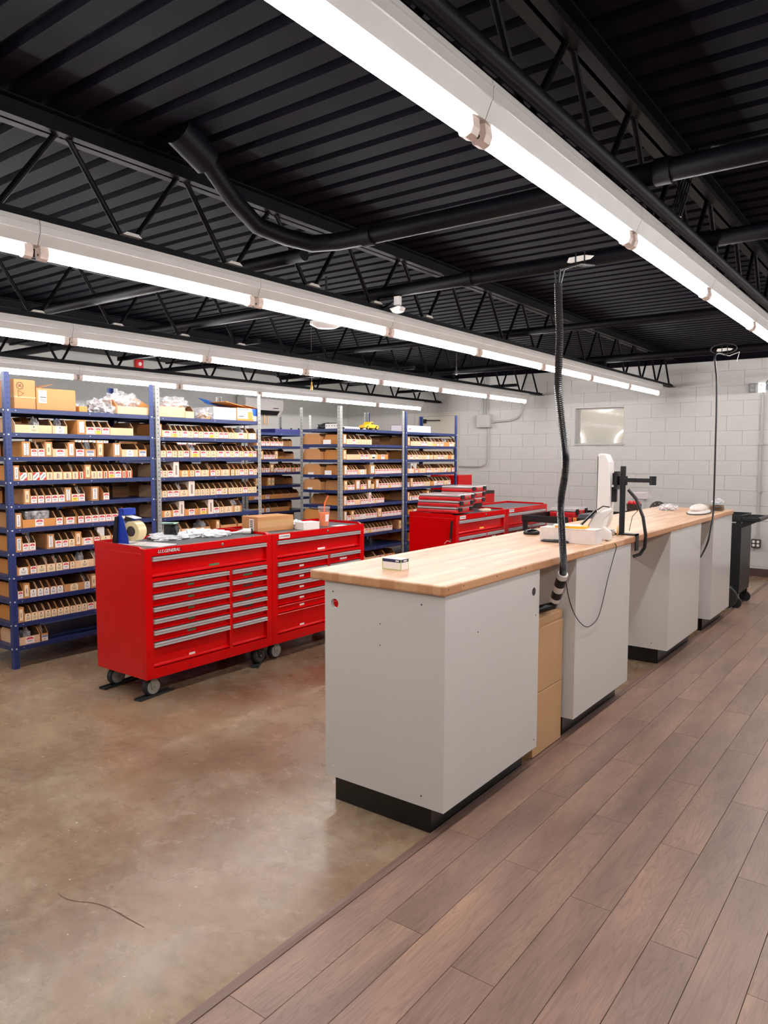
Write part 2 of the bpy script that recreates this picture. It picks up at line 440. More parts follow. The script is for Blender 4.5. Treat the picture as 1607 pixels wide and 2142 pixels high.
# ================================================================== THE SETTING
XL, XR, YF, YB, ZC = -8.86, 4.5, -3.5, 10.75, 3.0
XT = -1.63                                     # where the vinyl meets the concrete
fl = struct(MB().box(XL, XT, YF, YB, -0.1, 0.0).build('floor', concrete))
fv = struct(MB().box(XT, XR, YF, YB, -0.1, 0.0005).build('floor_vinyl', mat('dark_subfloor', srgb(150, 124, 108), rough=0.7)))
PW, PL = 0.153, 1.22
plank_me = MB().box(0.0012, PW - 0.0012, 0.001, PL - 0.001, 0.0, 0.0055).mesh('plank', vinyl)
row = 0
x = XT + 0.034
while x < 1.35:
    y = YF + ((row * 0.47) % 1.0) * PL - PL
    while y < YB:
        y0, y1 = max(y, YF), min(y + PL, YB)
        if y1 - y0 > 0.03 and y1 > 0.6:
            if y1 - y0 < PL - 0.01:
                p = MB().box(0.0012, PW - 0.0012, 0.001, y1 - y0 - 0.001, 0, 0.0055).build('plank', vinyl, fv, loc=(x, y0, 0.0005))
            else:
                p = obj('plank', plank_me, fv, loc=(x, y0, 0.0005))
        y += PL
    x += PW; row += 1
MB().box(x, XR, YF, YB, 0.0005, 0.006).build('plank_field', vinyl, fv)
struct(MB().prism([(XT - 0.004, 0), (XT - 0.002, 0.008), (XT + 0.018, 0.011), (XT + 0.034, 0.0085), (XT + 0.034, 0)], 'y', YF, YB).build('trim_1', trim_brown))

# ---- back wall of painted concrete blocks, with a window opening
WX0, WX1, WZ0, WZ1 = -4.40, -3.665, 1.77, 2.30
wb = struct(MB().box(XL, WX0, YB, YB + 0.2, 0, ZC + 0.1).box(WX1, XR, YB, YB + 0.2, 0, ZC + 0.1).box(WX0, WX1, YB, YB + 0.2, 0, WZ0).box(WX0, WX1, YB, YB + 0.2, WZ1, ZC + 0.1).build('wall_back', mortar))
BW, BH, G = 0.4, 0.2, 0.003
def block_mesh(w, h):
    d, b = 0.007, 0.003
    m = MB(); n = 0
    o = [(G / 2, G / 2), (w - G / 2, G / 2), (w - G / 2, h - G / 2), (G / 2, h - G / 2)]
    i = [(G / 2 + b, G / 2 + b), (w - G / 2 - b, G / 2 + b), (w - G / 2 - b, h - G / 2 - b), (G / 2 + b, h - G / 2 - b)]
    m.v = [(p[0], 0, p[1]) for p in o] + [(p[0], -d + b * 0.6, p[1]) for p in o] + [(p[0], -d, p[1]) for p in i]
    for k in range(4):
        j = (k + 1) % 4
        m.face((k, j, 4 + j, 4 + k)); m.face((4 + k, 4 + j, 8 + j, 8 + k))
    m.face((8, 9, 10, 11)); m.face((3, 2, 1, 0))
    return m.mesh('block', wall_paint)
_bm = {}
def block(x0, x1, z0, z1):
    if x1 - x0 < 0.03 or z1 - z0 < 0.03: return
    k = (round(x1 - x0, 3), round(z1 - z0, 3))
    if k not in _bm: _bm[k] = block_mesh(*k)
    obj('block', _bm[k], wb, loc=(x0, YB, z0))
xa = on(1453, 948, 'y', YB).x
z = -0.07; c = 0
while z < 2.85:
    z0, z1 = max(z, 0.0), min(z + BH, 2.87)
    anchor = xa + (0 if c % 2 == 0 else BW / 2)
    x = anchor - math.ceil((anchor - XL) / BW) * BW
    while x < -1.0:
        a, b = max(x, XL), x + BW
        if b > WX0 and a < WX1 and z1 > WZ0 and z0 < WZ1:
            block(a, min(b, WX0), z0, z1) if a < WX0 else None
            block(max(a, WX1), b, z0, z1) if b > WX1 else None
            m0, m1 = max(a, WX0), min(b, WX1)
            if z0 < WZ0 - 0.03: block(m0, m1, z0, WZ0)
            if z1 > WZ1 + 0.03: block(m0, m1, WZ1, z1)
        else:
            block(a, b, z0, z1)
        x += BW
    z += BH; c += 1
MB().box(x, XR, YB - 0.007, YB, 0, 2.87).build('plain_block_face', wall_paint, wb)
MB().box(XL, XR, YB - 0.007, YB, 2.87, ZC).build('black_painted_top_band', black_paint, wb)
# window
w1 = thing('window_1', '', '', (0, 0, 0)); del w1['label']; del w1['category']; struct(w1)
f = 0.03
MB().box(WX0, WX0 + f, YB + 0.09, YB + 0.13, WZ0, WZ1).box(WX1 - 0.012, WX1, YB + 0.09, YB + 0.13, WZ0, WZ1).box(WX0 + f, WX1 - 0.012, YB + 0.09, YB + 0.13, WZ0, WZ0 + 0.012).box(WX0 + f, WX1 - 0.012, YB + 0.09, YB + 0.13, WZ1 - 0.02, WZ1).build('window_frame', wall_paint, w1)
MB().box(WX0 + f, WX1 - 0.012, YB + 0.105, YB + 0.109, WZ0 + 0.012, WZ1 - 0.02).build('pane', glass, w1)
MB().box(WX0 - 0.02, WX1 + 0.02, YB - 0.03, YB + 0.09, WZ0 - 0.018, WZ0).build('window_sill', wall_paint, w1)
nr = struct(MB().box(-6.2, -2.4, 12.6, 12.7, 0, 3).box(-6.3, -6.2, YB + 0.2, 12.7, 0, 3).box(-2.4, -2.3, YB + 0.2, 12.7, 0, 3).box(-6.3, -2.3, YB + 0.2, 12.7, 3.0, 3.1).box(-6.3, -2.3, YB + 0.2, 12.7, -0.1, 0.0).build('wall_next_room', room_white))
for i, (cx_, cz_, r_) in enumerate([(on(px, py, 'y', 12.55).x, on(px, py, 'y', 12.55).z, r) for px, py, r in ((1313, 926, 0.215), (1196, 922, 0.20), (1268, 826, 0.27))]):
    lab = ('large glowing ring lamp on the wall behind the window', 'small glowing ring lamp low on the wall behind the window', 'glowing ring lamp high on the wall behind the window')[i]
    t = thing('ring_lamp', lab, 'lamp', (cx_, 12.55, cz_), 0, None)
    MB().tube([(r_ * math.cos(a * math.pi / 20), 0, r_ * math.sin(a * math.pi / 20)) for a in range(40)], 0.016, 8, closed=True).build('glowing_tube', ring_m, t)
    MB().box(-0.02, 0.02, 0.0, 0.05, r_ - 0.02, r_ + 0.02).build('wall_bracket', white_pl, t)

la = bpy.data.lights.new('next_room_fill_light', 'AREA'); la.shape = 'RECTANGLE'; la.size = 2.0; la.size_y = 0.8; la.energy = 16; la.color = (1, 0.96, 0.9)  # unseen area lamp, added to brighten the room behind the window
lo = bpy.data.objects.new('next_room_fill_light', la); COL.objects.link(lo); lo.location = (-4.4, 11.8, 2.97)

# ---- other walls
wl = struct(MB().box(XL - 0.2, XL, YF, YB + 0.2, 0, ZC + 0.1).build('wall_left', leftwall_paint))
zz = 0.13
while zz < 2.9:
    zz += 0.4
MB().box(XL, XL + 0.012, YF, YB - 0.02, 2.52, ZC).build('upper_band', leftwall_paint, wl)
struct(MB().box(XR, XR + 0.2, YF, YB + 0.2, 0, ZC + 0.1).build('wall_right', wall_paint))
struct(MB().box(XL - 0.2, XR + 0.2, YF - 0.2, YF, 0, ZC + 0.1).build('wall_front', wall_paint))
struct(MB().prism([(YB - 0.007 - 0.012, 0.0), (YB - 0.007, 0.0), (YB - 0.007, 0.104), (YB - 0.007 - 0.008, 0.104)], 'x', XL + 0.02, XR).build('baseboard_back', base_brown))

# ---- door in the far corner (tall light leaf with a closer arm)
d1 = thing('door_1', '', '', (0, 0, 0)); del d1['label']; del d1['category']; struct(d1)
DX0, DX1, DZ = -7.25, -6.50, 2.26
MB().box(DX0 - 0.06, DX0, YB - 0.04, YB - 0.007, 0, DZ + 0.05).box(DX1, DX1 + 0.06, YB - 0.04, YB - 0.007, 0, DZ + 0.05).box(DX0, DX1, YB - 0.04, YB - 0.007, DZ, DZ + 0.05).build('door_frame', mat('door_frame_paint', srgb(196, 190, 180), rough=0.5), d1)
MB().box(DX0 + 0.01, DX1 - 0.01, YB - 0.03, YB - 0.008, 0.01, DZ - 0.01).build('door_leaf', mat('door_cream', srgb(206, 198, 184), rough=0.5), d1)
MB().box(DX0 + 0.12, DX0 + 0.17, YB - 0.09, YB - 0.03, DZ - 0.12, DZ - 0.05).tube([(DX0 + 0.15, YB - 0.08, DZ - 0.07), (DX0 + 0.5, YB - 0.12, DZ - 0.08)], 0.008, 6).build('door_closer', blk, d1)
MB().tube([(DX0 + 0.14, YB - 0.05, 1.93), (DX0 + 0.62, YB - 0.05, 1.93), (DX0 + 0.72, YB - 0.05, 1.87), (DX0 + 0.74, YB - 0.05, 1.6)], 0.01, 6).build('pipe_loop', fan_grey, d1)

# ---- ribbed steel roof deck
m = MB(); P_ = 0.1524
prof = []
y = YF
while y < YB + 0.2:
    prof += [(y, ZC), (y + 0.098, ZC), (y + 0.112, ZC + 0.030), (y + 0.138, ZC + 0.030)]
    y += P_
for (ya, za), (yb, zb) in zip(prof[:-1], prof[1:]):
    m.quad((XL - 0.2, ya, za), (XL - 0.2, yb, zb), (XR + 0.2, yb, zb), (XR + 0.2, ya, za))
m.box(XL - 0.2, XR + 0.2, YF - 0.2, YB + 0.3, ZC + 0.06, ZC + 0.12)
struct(m.build('ceiling', black_paint))

# ---- light rows hung under open-web joists
ROWS = [(-1.015, 2.445, 10.265, 'over the wooden counter'), (-2.99, 2.415, 10.12, 'over the red tool cabinets'),
        (-4.95, 2.39, 10.2, 'along the front of the blue racks'), (-6.80, 2.345, 10.14, 'beside the left wall'), (0.95, 2.445, 10.2, 'over the open vinyl floor')]
def joist(X, zb, where, detail=True):
    t = thing('bar_joist', 'black open-web steel joist with bent-rod zigzag, ' + where, 'joist', (X, 0, 0))
    zt = 2.915
    MB().box(-0.045, -0.008, YF, YB - 0.02, zb + 0.004, zb + 0.010).box(0.008, 0.045, YF, YB - 0.02, zb + 0.004, zb + 0.010).box(-0.012, -0.008, YF, YB - 0.02, zb + 0.010, zb + 0.04).box(0.008, 0.012, YF, YB - 0.02, zb + 0.010, zb + 0.04).build('bottom_chord', black_steel, t)
    MB().box(-0.05, -0.008, YF, YB - 0.02, ZC - 0.008, ZC - 0.001).box(0.008, 0.05, YF, YB - 0.02, ZC - 0.008, ZC - 0.001).box(-0.014, -0.008, YF, YB - 0.02, zt, ZC - 0.008).box(0.008, 0.014, YF, YB - 0.02, zt, ZC - 0.008).box(-0.05, -0.014, YF, YB - 0.02, zt, zt + 0.006).box(0.014, 0.05, YF, YB - 0.02, zt, zt + 0.006).build('top_chord', black_steel, t)
    pts = []; y = 2.055 - 0.611 * 9; up = False
    y0 = y
    while y < YB - 0.1:
        zc = zt + 0.02 if up else zb + 0.02
        s = -1 if up else 1
        pts += [(0, y - 0.035, zc + s * 0.022), (0, y, zc), (0, y + 0.035, zc + s * 0.022)]
        y += 0.3055; up = not up
    MB().tube(pts, 0.0125, 8).build('web_rod', black_steel, t)
    return t
def make_fixture():
    t = thing('strip_light', 'x', 'light', (0, 0, 0))
    L = 1.214
    prof = [(-0.030, 0.028), (0.030, 0.028), (0.050, 0.072), (0.053, 0.074), (0.053, 0.102), (0.056, 0.104), (0.056, 0.108), (0.052, 0.110), (0.050, 0.124), (-0.050, 0.124), (-0.052, 0.110), (-0.053, 0.102), (-0.053, 0.074), (-0.050, 0.072)]
    MB().prism(prof, 'y', 0.001, L - 0.001).build('housing', fix_white, t)
    MB().tube([(0, 0.055, 0), (0, L - 0.055, 0)], 0.0185, 14).build('tube', tube_m, t)
    for y in (0.033, L - 0.033):
        s = MB().prism([(-0.02, 0.031), (0.02, 0.031), (0.024, 0.0), (0.017, -0.018), (0, -0.025), (-0.017, -0.018), (-0.024, 0.0)], 'y', y - 0.018, y + 0.018).build('socket', socket_m, t)
        MB().cyl((0, y - 0.019, -0.002), (0, y + 0.019, -0.002), 0.006, 8).build('pin', fan_grey, s)
    MB().box(0.0, 0.004, 0.07, L - 0.07, 0.0186, 0.0235).build('guard_wire', fan_grey, t)
    return t
fix = None
for (X, zt_, yend, where) in ROWS:
    k = 0; y = yend - 1.215
    while y > -1.6:
        lab = 'white strip light with lit tube, row ' + where
        if fix is None:
            fix = make_fixture(); fix.location = (X, y, zt_); fix['label'] = lab; fix['group'] = 'strip lights ' + where
        else:
            dup(fix, (X, y, zt_), None, lab, 'strip lights ' + where)
        y -= 1.215
    joist(X, zt_ + 0.1245 - 0.004 + 0.004, where)
# joist beyond the light rows on the right
# small white hanger clips seen on top of the rows
clip_me = MB().prism([(-0.05, 0), (0.05, 0), (0.03, 0.014), (-0.03, 0.014)], 'x', -0.02, 0.02).mesh('hanger_clip', fix_white)
for X, z_, ye, where in ROWS[1:3]:
    for i in range(5):
        y = 2.055 + 0.611 * i
        o = obj('hanger_clip', clip_me, loc=(X + 0.02, y, z_ + 0.165), rot=0.0)
        o.location.z = z_ + 0.1245 + 0.04
        tag(o, 'small white plastic clip on the joist chord ' + where, 'clip', 'hanger clips ' + where)
# ---- conduits and pipes threaded through the joists
def pipe(name, label, pts, r, m=black_steel, cat='pipe', n=12, rings=()):
    t = thing(name, label, cat, (0, 0, 0))
    MB().tube(pts, r, n).build('tube_run', m, t)
    for (p, q, rr) in rings: MB().cyl(p, q, rr, n).build('coupling', m, t)
    return t
PZ = 2.665
pipe('ceiling_pipe', 'thick black pipe curving down from the roof deck then crossing the joists',
     [(-2.68, 2.12, 2.985), (-2.69, 2.25, 2.93), (-2.70, 2.42, 2.80), (-2.70, 2.58, 2.71), (-2.66, 2.74, PZ + 0.02), (-2.58, 2.85, PZ), (-2.45, 2.90, PZ), (-2.2, 2.915, PZ), (-1.0, 2.92, PZ), (1.5, 2.93, PZ)], 0.042,
     rings=[((-2.68, 2.10, 2.99), (-2.69, 2.27, 2.915), 0.068), ((-2.30, 2.91, PZ), (-2.24, 2.912, PZ), 0.05), ((-0.9, 2.92, PZ), (-0.84, 2.92, PZ), 0.05)])
pipe('ceiling_pipe', 'black pipe crossing the joists above the tape dispenser', [(-8.5, 2.97, PZ), (-2.75, 2.97, PZ)], 0.036, rings=[((-5.9, 2.97, PZ), (-5.84, 2.97, PZ), 0.044)])
pipe('ceiling_pipe', 'black pipe crossing the joists where the corrugated hose hangs', [(-8.5, 4.02, PZ), (-3.0, 3.98, PZ), (-1.6, 3.96, PZ), (1.5, 3.95, PZ)], 0.04, rings=[((-2.35, 3.97, PZ), (-2.29, 3.97, PZ), 0.048), ((-1.2, 3.96, PZ), (-1.14, 3.96, PZ), 0.048)])
pipe('ceiling_pipe', 'black pipe crossing the joists where the thin black cable hangs', [(-8.5, 7.98, 2.63), (-1.0, 7.86, 2.63), (1.5, 7.82, 2.63)], 0.04)
pipe('ceiling_pipe', 'black pipe crossing the joists over the far red cabinets', [(-8.5, 5.95, PZ), (1.5, 5.95, PZ)], 0.03)
pipe('ceiling_conduit', 'slim black conduit running beside the counter light row', [(-0.945, YF + 0.05, 2.60), (-0.945, 10.3, 2.60)], 0.026)
# exposed, unpainted patches with wire ties where the drops leave the pipes
for (X, Y, Zp, lab) in ((-1.60, 3.96, PZ, 'bare plaster patch with wire ties above the corrugated hose'), (-1.70, 7.87, 2.63, 'bare plaster patch with wire ties above the thin black cable')):
    t = thing('pipe_patch', lab, 'patch', (X, Y, Zp))
    MB().prism([(-0.07, -0.012), (-0.05, -0.018), (0.06, -0.012), (0.08, 0.002), (0.03, 0.014), (-0.06, 0.012)], 'y', -0.046, -0.040).build('bare_patch', paper, t)
    for dx in (-0.02, 0.03): MB().box(dx - 0.003, dx + 0.003, -0.05, -0.040, -0.045, 0.04).build('wire_tie', blk, t)
# wire bundle drooping beside the counter light row
t = thing('wire_bundle', 'drooping bundle of black wires beside the counter light row', 'wires', (-0.93, 3.3, 2.70))
for i in range(5):
    dx = i * 0.012
    MB().tube([(0.12 + dx, 0.25, 0.24), (0.05 + dx, 0.15, 0.22), (0.01 + dx, 0.05, 0.1), (-0.01 + dx * 0.7, 0.0, -0.06 - 0.01 * i)], 0.004, 5).build('wire', blk, t)
# corner spot/motion unit on the second pipe
t = thing('security_camera', 'small white bracketed camera head hanging from the hose pipe', 'camera', (-2.85, 3.965, PZ - 0.0405))
MB().box(-0.02, 0.02, -0.015, 0.015, -0.055, 0.0).build('mount', white_pl, t)
MB().prism([(-0.05, -0.075), (0.03, -0.062), (0.045, -0.075), (0.03, -0.10), (-0.02, -0.105)], 'y', -0.03, 0.03).build('head', white_pl, t, bevel=0.006)
MB().tube([(-0.03, 0, -0.03), (-0.12, 0, -0.06), (-0.16, 0.0, -0.02), (-0.14, 0, 0.03)], 0.008, 6).build('lead', blk, t)
# brass connectors dangling on thin cords
for (px, py, Y, lab) in ((955, 768, 7.0, 'small steel air fitting dangling under the ceiling'), (652, 800, 6.0, 'small brass air fitting dangling over the rack aisle')):
    p = on(px, py, 'y', Y)
    t = thing('dangling_fitting', lab, 'fitting', tuple(p))
    MB().tube([(0, 0, 0.0), (0, 0, 2.97 - p.z)], 0.003, 5).build('cord', fan_grey, t)
    MB().lathe([(0.0005, -0.09), (0.014, -0.085), (0.016, -0.04), (0.009, -0.03), (0.009, 0.0), (0.0005, 0.005)], (0, 0, 0), 10).build('coupler', steel if 'steel' in lab else mat('brass_fitting', srgb(176, 132, 66), rough=0.35, metal=0.6), t)
# round smoke detector dish peeking below the second light row
p = on(683, 679, 'z', 2.62)
t = thing('ceiling_dish', 'round cream dish lamp behind the light row over red tool cabinets', 'lamp', tuple(p))
MB().lathe([(0.06, 0.03), (0.13, 0.02), (0.13, 0.0), (0.08, -0.025), (0.0005, -0.03)], (0, 0, 0), 20).build('dish', white_pl, t)
MB().cyl((0, 0, 0.03), (0, 0, 2.99 - p.z), 0.01, 6).build('stem', blk, t)
# slotted strut bars bridging between joists near the left wall
for (px, py, X0, X1, Y) in ((50, 752, -6.9, -4.8, 4.6), (300, 0, -6.9, -4.8, 7.0), (800, 0, -6.9, -4.8, 9.6)):
    t = thing('strut_bar', 'black slotted strut bar bridging the joists, near ' + {4.6: 'the two big cartons', 7.0: 'the white wall air conditioner', 9.6: 'the far corner door'}[Y], 'strut', (0, Y, 2.59))
    MB().box(X0, X1, -0.02, 0.02, -0.02, 0.02).build('channel', black_steel, t)
    for i in range(4): MB().cyl((X0 + 0.7 + 0.05 * i, 0, -0.02), (X0 + 0.7 + 0.05 * i, 0, -0.045), 0.008, 6).build('bolt', black_steel, t)
# duct hanging along the left wall under the deck
t = thing('air_duct', 'black rectangular duct under the deck between racks and left wall', 'duct', (-7.75, 0, 2.86))
MB().box(-0.22, 0.22, 3.0, 9.9, -0.09, 0.135).build('duct_body', black_steel, t, bevel=0.01)
for y in (4.0, 6.0, 8.0): MB().box(-0.235, 0.235, y, y + 0.03, -0.105, 0.137).build('flange', black_steel, t)

# ---- fittings on the walls
p = on(287, 762, 'x', XL)
t = thing('fire_alarm', 'red fire alarm box high on the left wall', 'alarm', (XL + 0.012, p.y, p.z))
MB().box(0, 0.05, -0.06, 0.06, -0.075, 0.075).build('housing', red_pl, t, bevel=0.008)
MB().lathe([(0.028, 0.0), (0.024, 0.012), (0.0005, 0.016)], (0.05, 0, 0.0), 12, 'x').build('strobe', white_pl, t)
# wall air conditioner
t = thing('air_conditioner', 'white split air conditioner on the left wall', 'air conditioner', (XL + 0.0125, 8.40, 2.24))
prof = [(0, 0), (0.12, 0.0), (0.19, 0.07), (0.21, 0.16), (0.2, 0.25), (0.16, 0.27), (0, 0.27)]
MB().prism(prof, 'y', -0.42, 0.42).build('shell', white_pl, t, bevel=0.012)
MB().prism([(0.125, 0.002), (0.187, 0.066), (0.192, 0.064), (0.13, -0.004)], 'y', -0.36, 0.34).build('outlet_slot', blk, t)
MB().cyl((0.1, 0.07, -0.16), (0.1, 0.07, 0.0), 0.010, 8).cyl((0.1, 0.15, -0.16), (0.1, 0.15, 0.0), 0.007, 8).build('copper_pipe', mat('copper', srgb(176, 120, 70), rough=0.35, metal=0.6), t)
MB().box(0.2, 0.204, 0.18, 0.30, 0.10, 0.112).build('logo_plate', fan_grey, t)
# electrical box and conduits on the back wall
cond = mat('grey_painted_conduit', srgb(178, 175, 171), rough=0.45)
YW = YB - 0.007
t = thing('junction_box', 'grey painted electrical box with conduits on the back wall', 'electrical box', (-5.935, YW, 2.15))
MB().box(-0.126, 0.126, -0.09, 0, -0.105, 0.105).build('box', cond, t, bevel=0.004)
MB().box(-0.12, 0.12, -0.096, -0.09, -0.1, 0.1).build('cover', cond, t, bevel=0.003)
for dx in (-0.07, -0.03, 0.01): MB().cyl((dx + 0.03, -0.03, 0.105), (dx + 0.03, -0.03, 0.70), 0.012, 8).build('conduit', cond, t)
MB().tube([(0.126, -0.03, -0.02), (0.45, -0.03, 0.0), (0.58, -0.03, 0.03), (0.66, -0.03, 0.12), (0.69, -0.03, 0.28), (0.70, -0.03, 0.70)], 0.015, 8).build('conduit', cond, t)
MB().cyl((0.126, -0.03, -0.02), (0.17, -0.03, -0.018), 0.022, 8).build('coupling', cond, t)
MB().tube([(0.06, -0.03, -0.105), (0.06, -0.03, -0.62), (0.03, -0.03, -0.70), (-0.06, -0.03, -0.74), (-0.47, -0.03, -0.74)], 0.011, 8).build('conduit', cond, t)
# conduit with outlet at the right
t = thing('wall_outlet', 'grey steel four-socket outlet box with vertical conduit on block wall', 'outlet', (-1.845, YW, 0.44))
MB().box(-0.055, 0.055, -0.05, 0, -0.055, 0.055).build('box', fan_grey, t, bevel=0.004)
for sx in (-0.026, 0.026):
    for sz in (-0.024, 0.024): MB().lathe([(0.018, 0), (0.018, -0.004), (0.0005, -0.0045)], (sx, -0.05, sz), 12, 'y').build('socket', white_pl, t)
MB().cyl((0.01, -0.025, 0.055), (0.01, -0.025, 1.98), 0.013, 8).build('conduit', cond, t)
MB().cyl((-0.055, -0.025, 0.03), (-0.5, -0.025, 0.03), 0.013, 8).build('conduit', cond, t)
for zz in (0.68, 1.3): MB().box(-0.02, 0.04, -0.04, -0.002, zz, zz + 0.02).build('strap', cond, t)
# digital clock
t = thing('wall_clock', 'white LED digital clock with open segments on block wall', 'clock', (-2.01, YW - 0.02, 2.42))
def digit(x0, m_on, segs, w=0.085, h=0.125):
    th = 0.016
    S = dict(a=(x0, x0 + w, h - th, h), d=(x0, x0 + w, 0, th), g=(x0, x0 + w, h / 2 - th / 2, h / 2 + th / 2), f=(x0, x0 + th, h / 2 + 0.01, h - th - 0.001), b=(x0 + w - th, x0 + w, h / 2 + 0.01, h - th - 0.001), e=(x0, x0 + th, th + 0.001, h / 2 - 0.01), c=(x0 + w - th, x0 + w, th + 0.001, h / 2 - 0.01))
    for k in 'abcdefg':
        a = S[k]
        o = MB().box(a[0], a[1], -0.02, 0.0, a[2], a[3]).build('segment', m_on if k in segs else led_off, t, bevel=0.003, seg=1)
digit(0.0, led_off, 'abcdefg'); digit(0.115, led_m, 'acdefg' + 'b')
MB().box(0.225, 0.31, -0.012, 0.0, 0.02, 0.11).build('clock_body', led_off, t)
digit(0.325, led_m, 'bc'); digit(0.43, led_m, 'abcdefg')
MB().tube([(0.2, -0.01, 0.11), (0.24, -0.02, 0.17), (0.32, -0.02, 0.19), (0.4, -0.01, 0.16)], 0.005, 5).build('cord', fan_grey, t)
MB().box(0.2, 0.34, 0.0, 0.02, 0.03, 0.1).build('back_bracket', led_off, t)
# ================================================================== COUNTER
CZB, CZT = 1.028, 1.072
CX0, CX1 = -2.287, -1.553
wt = thing('worktop', 'long maple butcher-block worktop on grey cabinets', 'worktop', (-1.92, 5.0, CZB))
for (ya, yb) in ((2.494, 4.2735), (4.2755, 7.80)):
    MB().box(CX0 + 1.92, CX1 + 1.92, ya - 5.0, yb - 5.0, 0, CZT - CZB).build('board', butcher, wt, bevel=0.009, seg=3)
for px, py in ((939, 1234), (970, 1225), (1040, 1205), (1088, 1190), (1100, 1188), (1154, 1172), (1201, 1160), (1243, 1150)):
    p = on(px, py, 'x', CX1)
    MB().lathe([(0.0032, 0), (0.0032, 0.0006), (0.0005, 0.0007)], (0, 0, 0), 8, 'x').build('nail_hole', ink, wt, loc=(CX1 + 1.92, p.y - 5.0, p.z - CZB))

def plate_hole(x0, x1, z0, z1, cx, cz, r, ya, yb, n=24):
    """panel in the x-z plane from ya to yb with a round hole"""
    m = MB(); c = 1.6 * r
    for (a, b, lo, hi) in ((x0, x1, z0, cz - c), (x0, x1, cz + c, z1), (x0, cx - c, cz - c, cz + c), (cx + c, x1, cz - c, cz + c)):
        m.box(a, b, ya, yb, lo, hi)
    def sq(th):
        u, v = math.cos(th), math.sin(th); k = c / max(abs(u), abs(v)); return cx + u * k, cz + v * k
    for i in range(n):
        a, b = 2 * math.pi * i / n + math.pi / n * 0, 2 * math.pi * (i + 1) / n
        (sx0, sz0), (sx1, sz1) = sq(a), sq(b)
        hx0, hz0, hx1, hz1 = cx + r * math.cos(a), cz + r * math.sin(a), cx + r * math.cos(b), cz + r * math.sin(b)
        m.quad((hx0, ya, hz0), (hx1, ya, hz1), (sx1, ya, sz1), (sx0, ya, sz0)); m.quad((hx0, yb, hz0), (sx0, yb, sz0), (sx1, yb, sz1), (hx1, yb, hz1))
        m.quad((hx0, ya, hz0), (hx0, yb, hz0), (hx1, yb, hz1), (hx1, ya, hz1))
    return m
BX0, BX1, ZK = -2.21, -1.563, 0.115
def base_cab(y0, y1, label, hole=False):
    w = y1 - y0; T = 0.018
    t = thing('base_cabinet', label, 'cabinet', (BX1, y0, 0))
    D = BX1 - BX0
    if hole:
        p = on(700.2, 1262.1, 'y', y0)
        plate_hole(-D, 0, ZK, CZB, p.x - BX1, p.z, 0.022, 0, T).build('side_panel', lam, t)
    else:
        MB().box(-D, 0, 0, T, ZK, CZB).build('side_panel', lam, t)
    MB().box(-D, 0, w - T, w, ZK, CZB).build('side_panel', lam, t)
    MB().box(-T, 0, T + 0.0004, w - T - 0.0004, ZK, CZB).build('front_panel', lam, t)
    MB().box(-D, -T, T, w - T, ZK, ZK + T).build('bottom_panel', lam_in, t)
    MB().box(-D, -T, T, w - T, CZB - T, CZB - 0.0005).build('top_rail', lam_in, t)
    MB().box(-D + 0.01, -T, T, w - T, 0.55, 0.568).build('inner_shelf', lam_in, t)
    MB().box(-D + 0.046, -0.072, 0.018, w - 0.018, 0, ZK).build('toe_kick', blk_gloss, t)
    return t
def screw(t, px, py, ax, val, m=ink, r=0.004):
    p = on(px, py, ax, val) - t.location
    MB().lathe([(r, 0), (r, -0.0006 if ax == 'y' else 0.0006), (0.0003, -0.0007 if ax == 'y' else 0.0007)], (0, 0, 0), 10, ax).build('screw_hole', m, t, loc=tuple(p))
c1 = base_cab(2.512, 3.405, 'grey laminate base cabinet with a round hole in its end panel', True)
for q in ((697, 1237), (882, 1265), (881, 1665)): screw(c1, *q, 'y', 2.512)
for q in ((795, 1305), (795, 1350)): screw(c1, *q, 'y', 2.512, fan_grey, 0.003)
screw(c1, 697, 1602, 'y', 2.512, paper, 0.003)
for q in ((1000, 1322), (1121, 1287), (1117, 1547)): screw(c1, *q, 'x', BX1)
screw(c1, 1117, 1237.5, 'x', BX1, ink, 0.021)
c2 = base_cab(3.88, 4.79, 'grey laminate base cabinet with a cable hanging across its front')
c3 = base_cab(5.70, 6.60, 'grey laminate base cabinet standing alone between two knee gaps')
screw(c3, 1363, 1345, 'y', 5.70)
c4 = base_cab(7.04, 7.79, 'grey laminate base cabinet at the cart end of the counter')
t = thing('tan_cabinet', 'tan upright cabinet tucked under the worktop by the hose', 'cabinet', (-1.63, 3.47, 0))
MB().box(-0.5, 0, 0, 0.375, 0.0, 0.70).build('body', tan, t)
MB().box(-0.505, 0.004, -0.004, 0.379, 0.7005, 0.742).build('lid', tan, t, bevel=0.003)
MB().box(0.0005, 0.012, 0.004, 0.371, 0.012, 0.345).build('drawer_front', tan, t, bevel=0.002, seg=1)
MB().box(0.0005, 0.012, 0.004, 0.371, 0.350, 0.692).build('drawer_front', tan, t, bevel=0.002, seg=1)

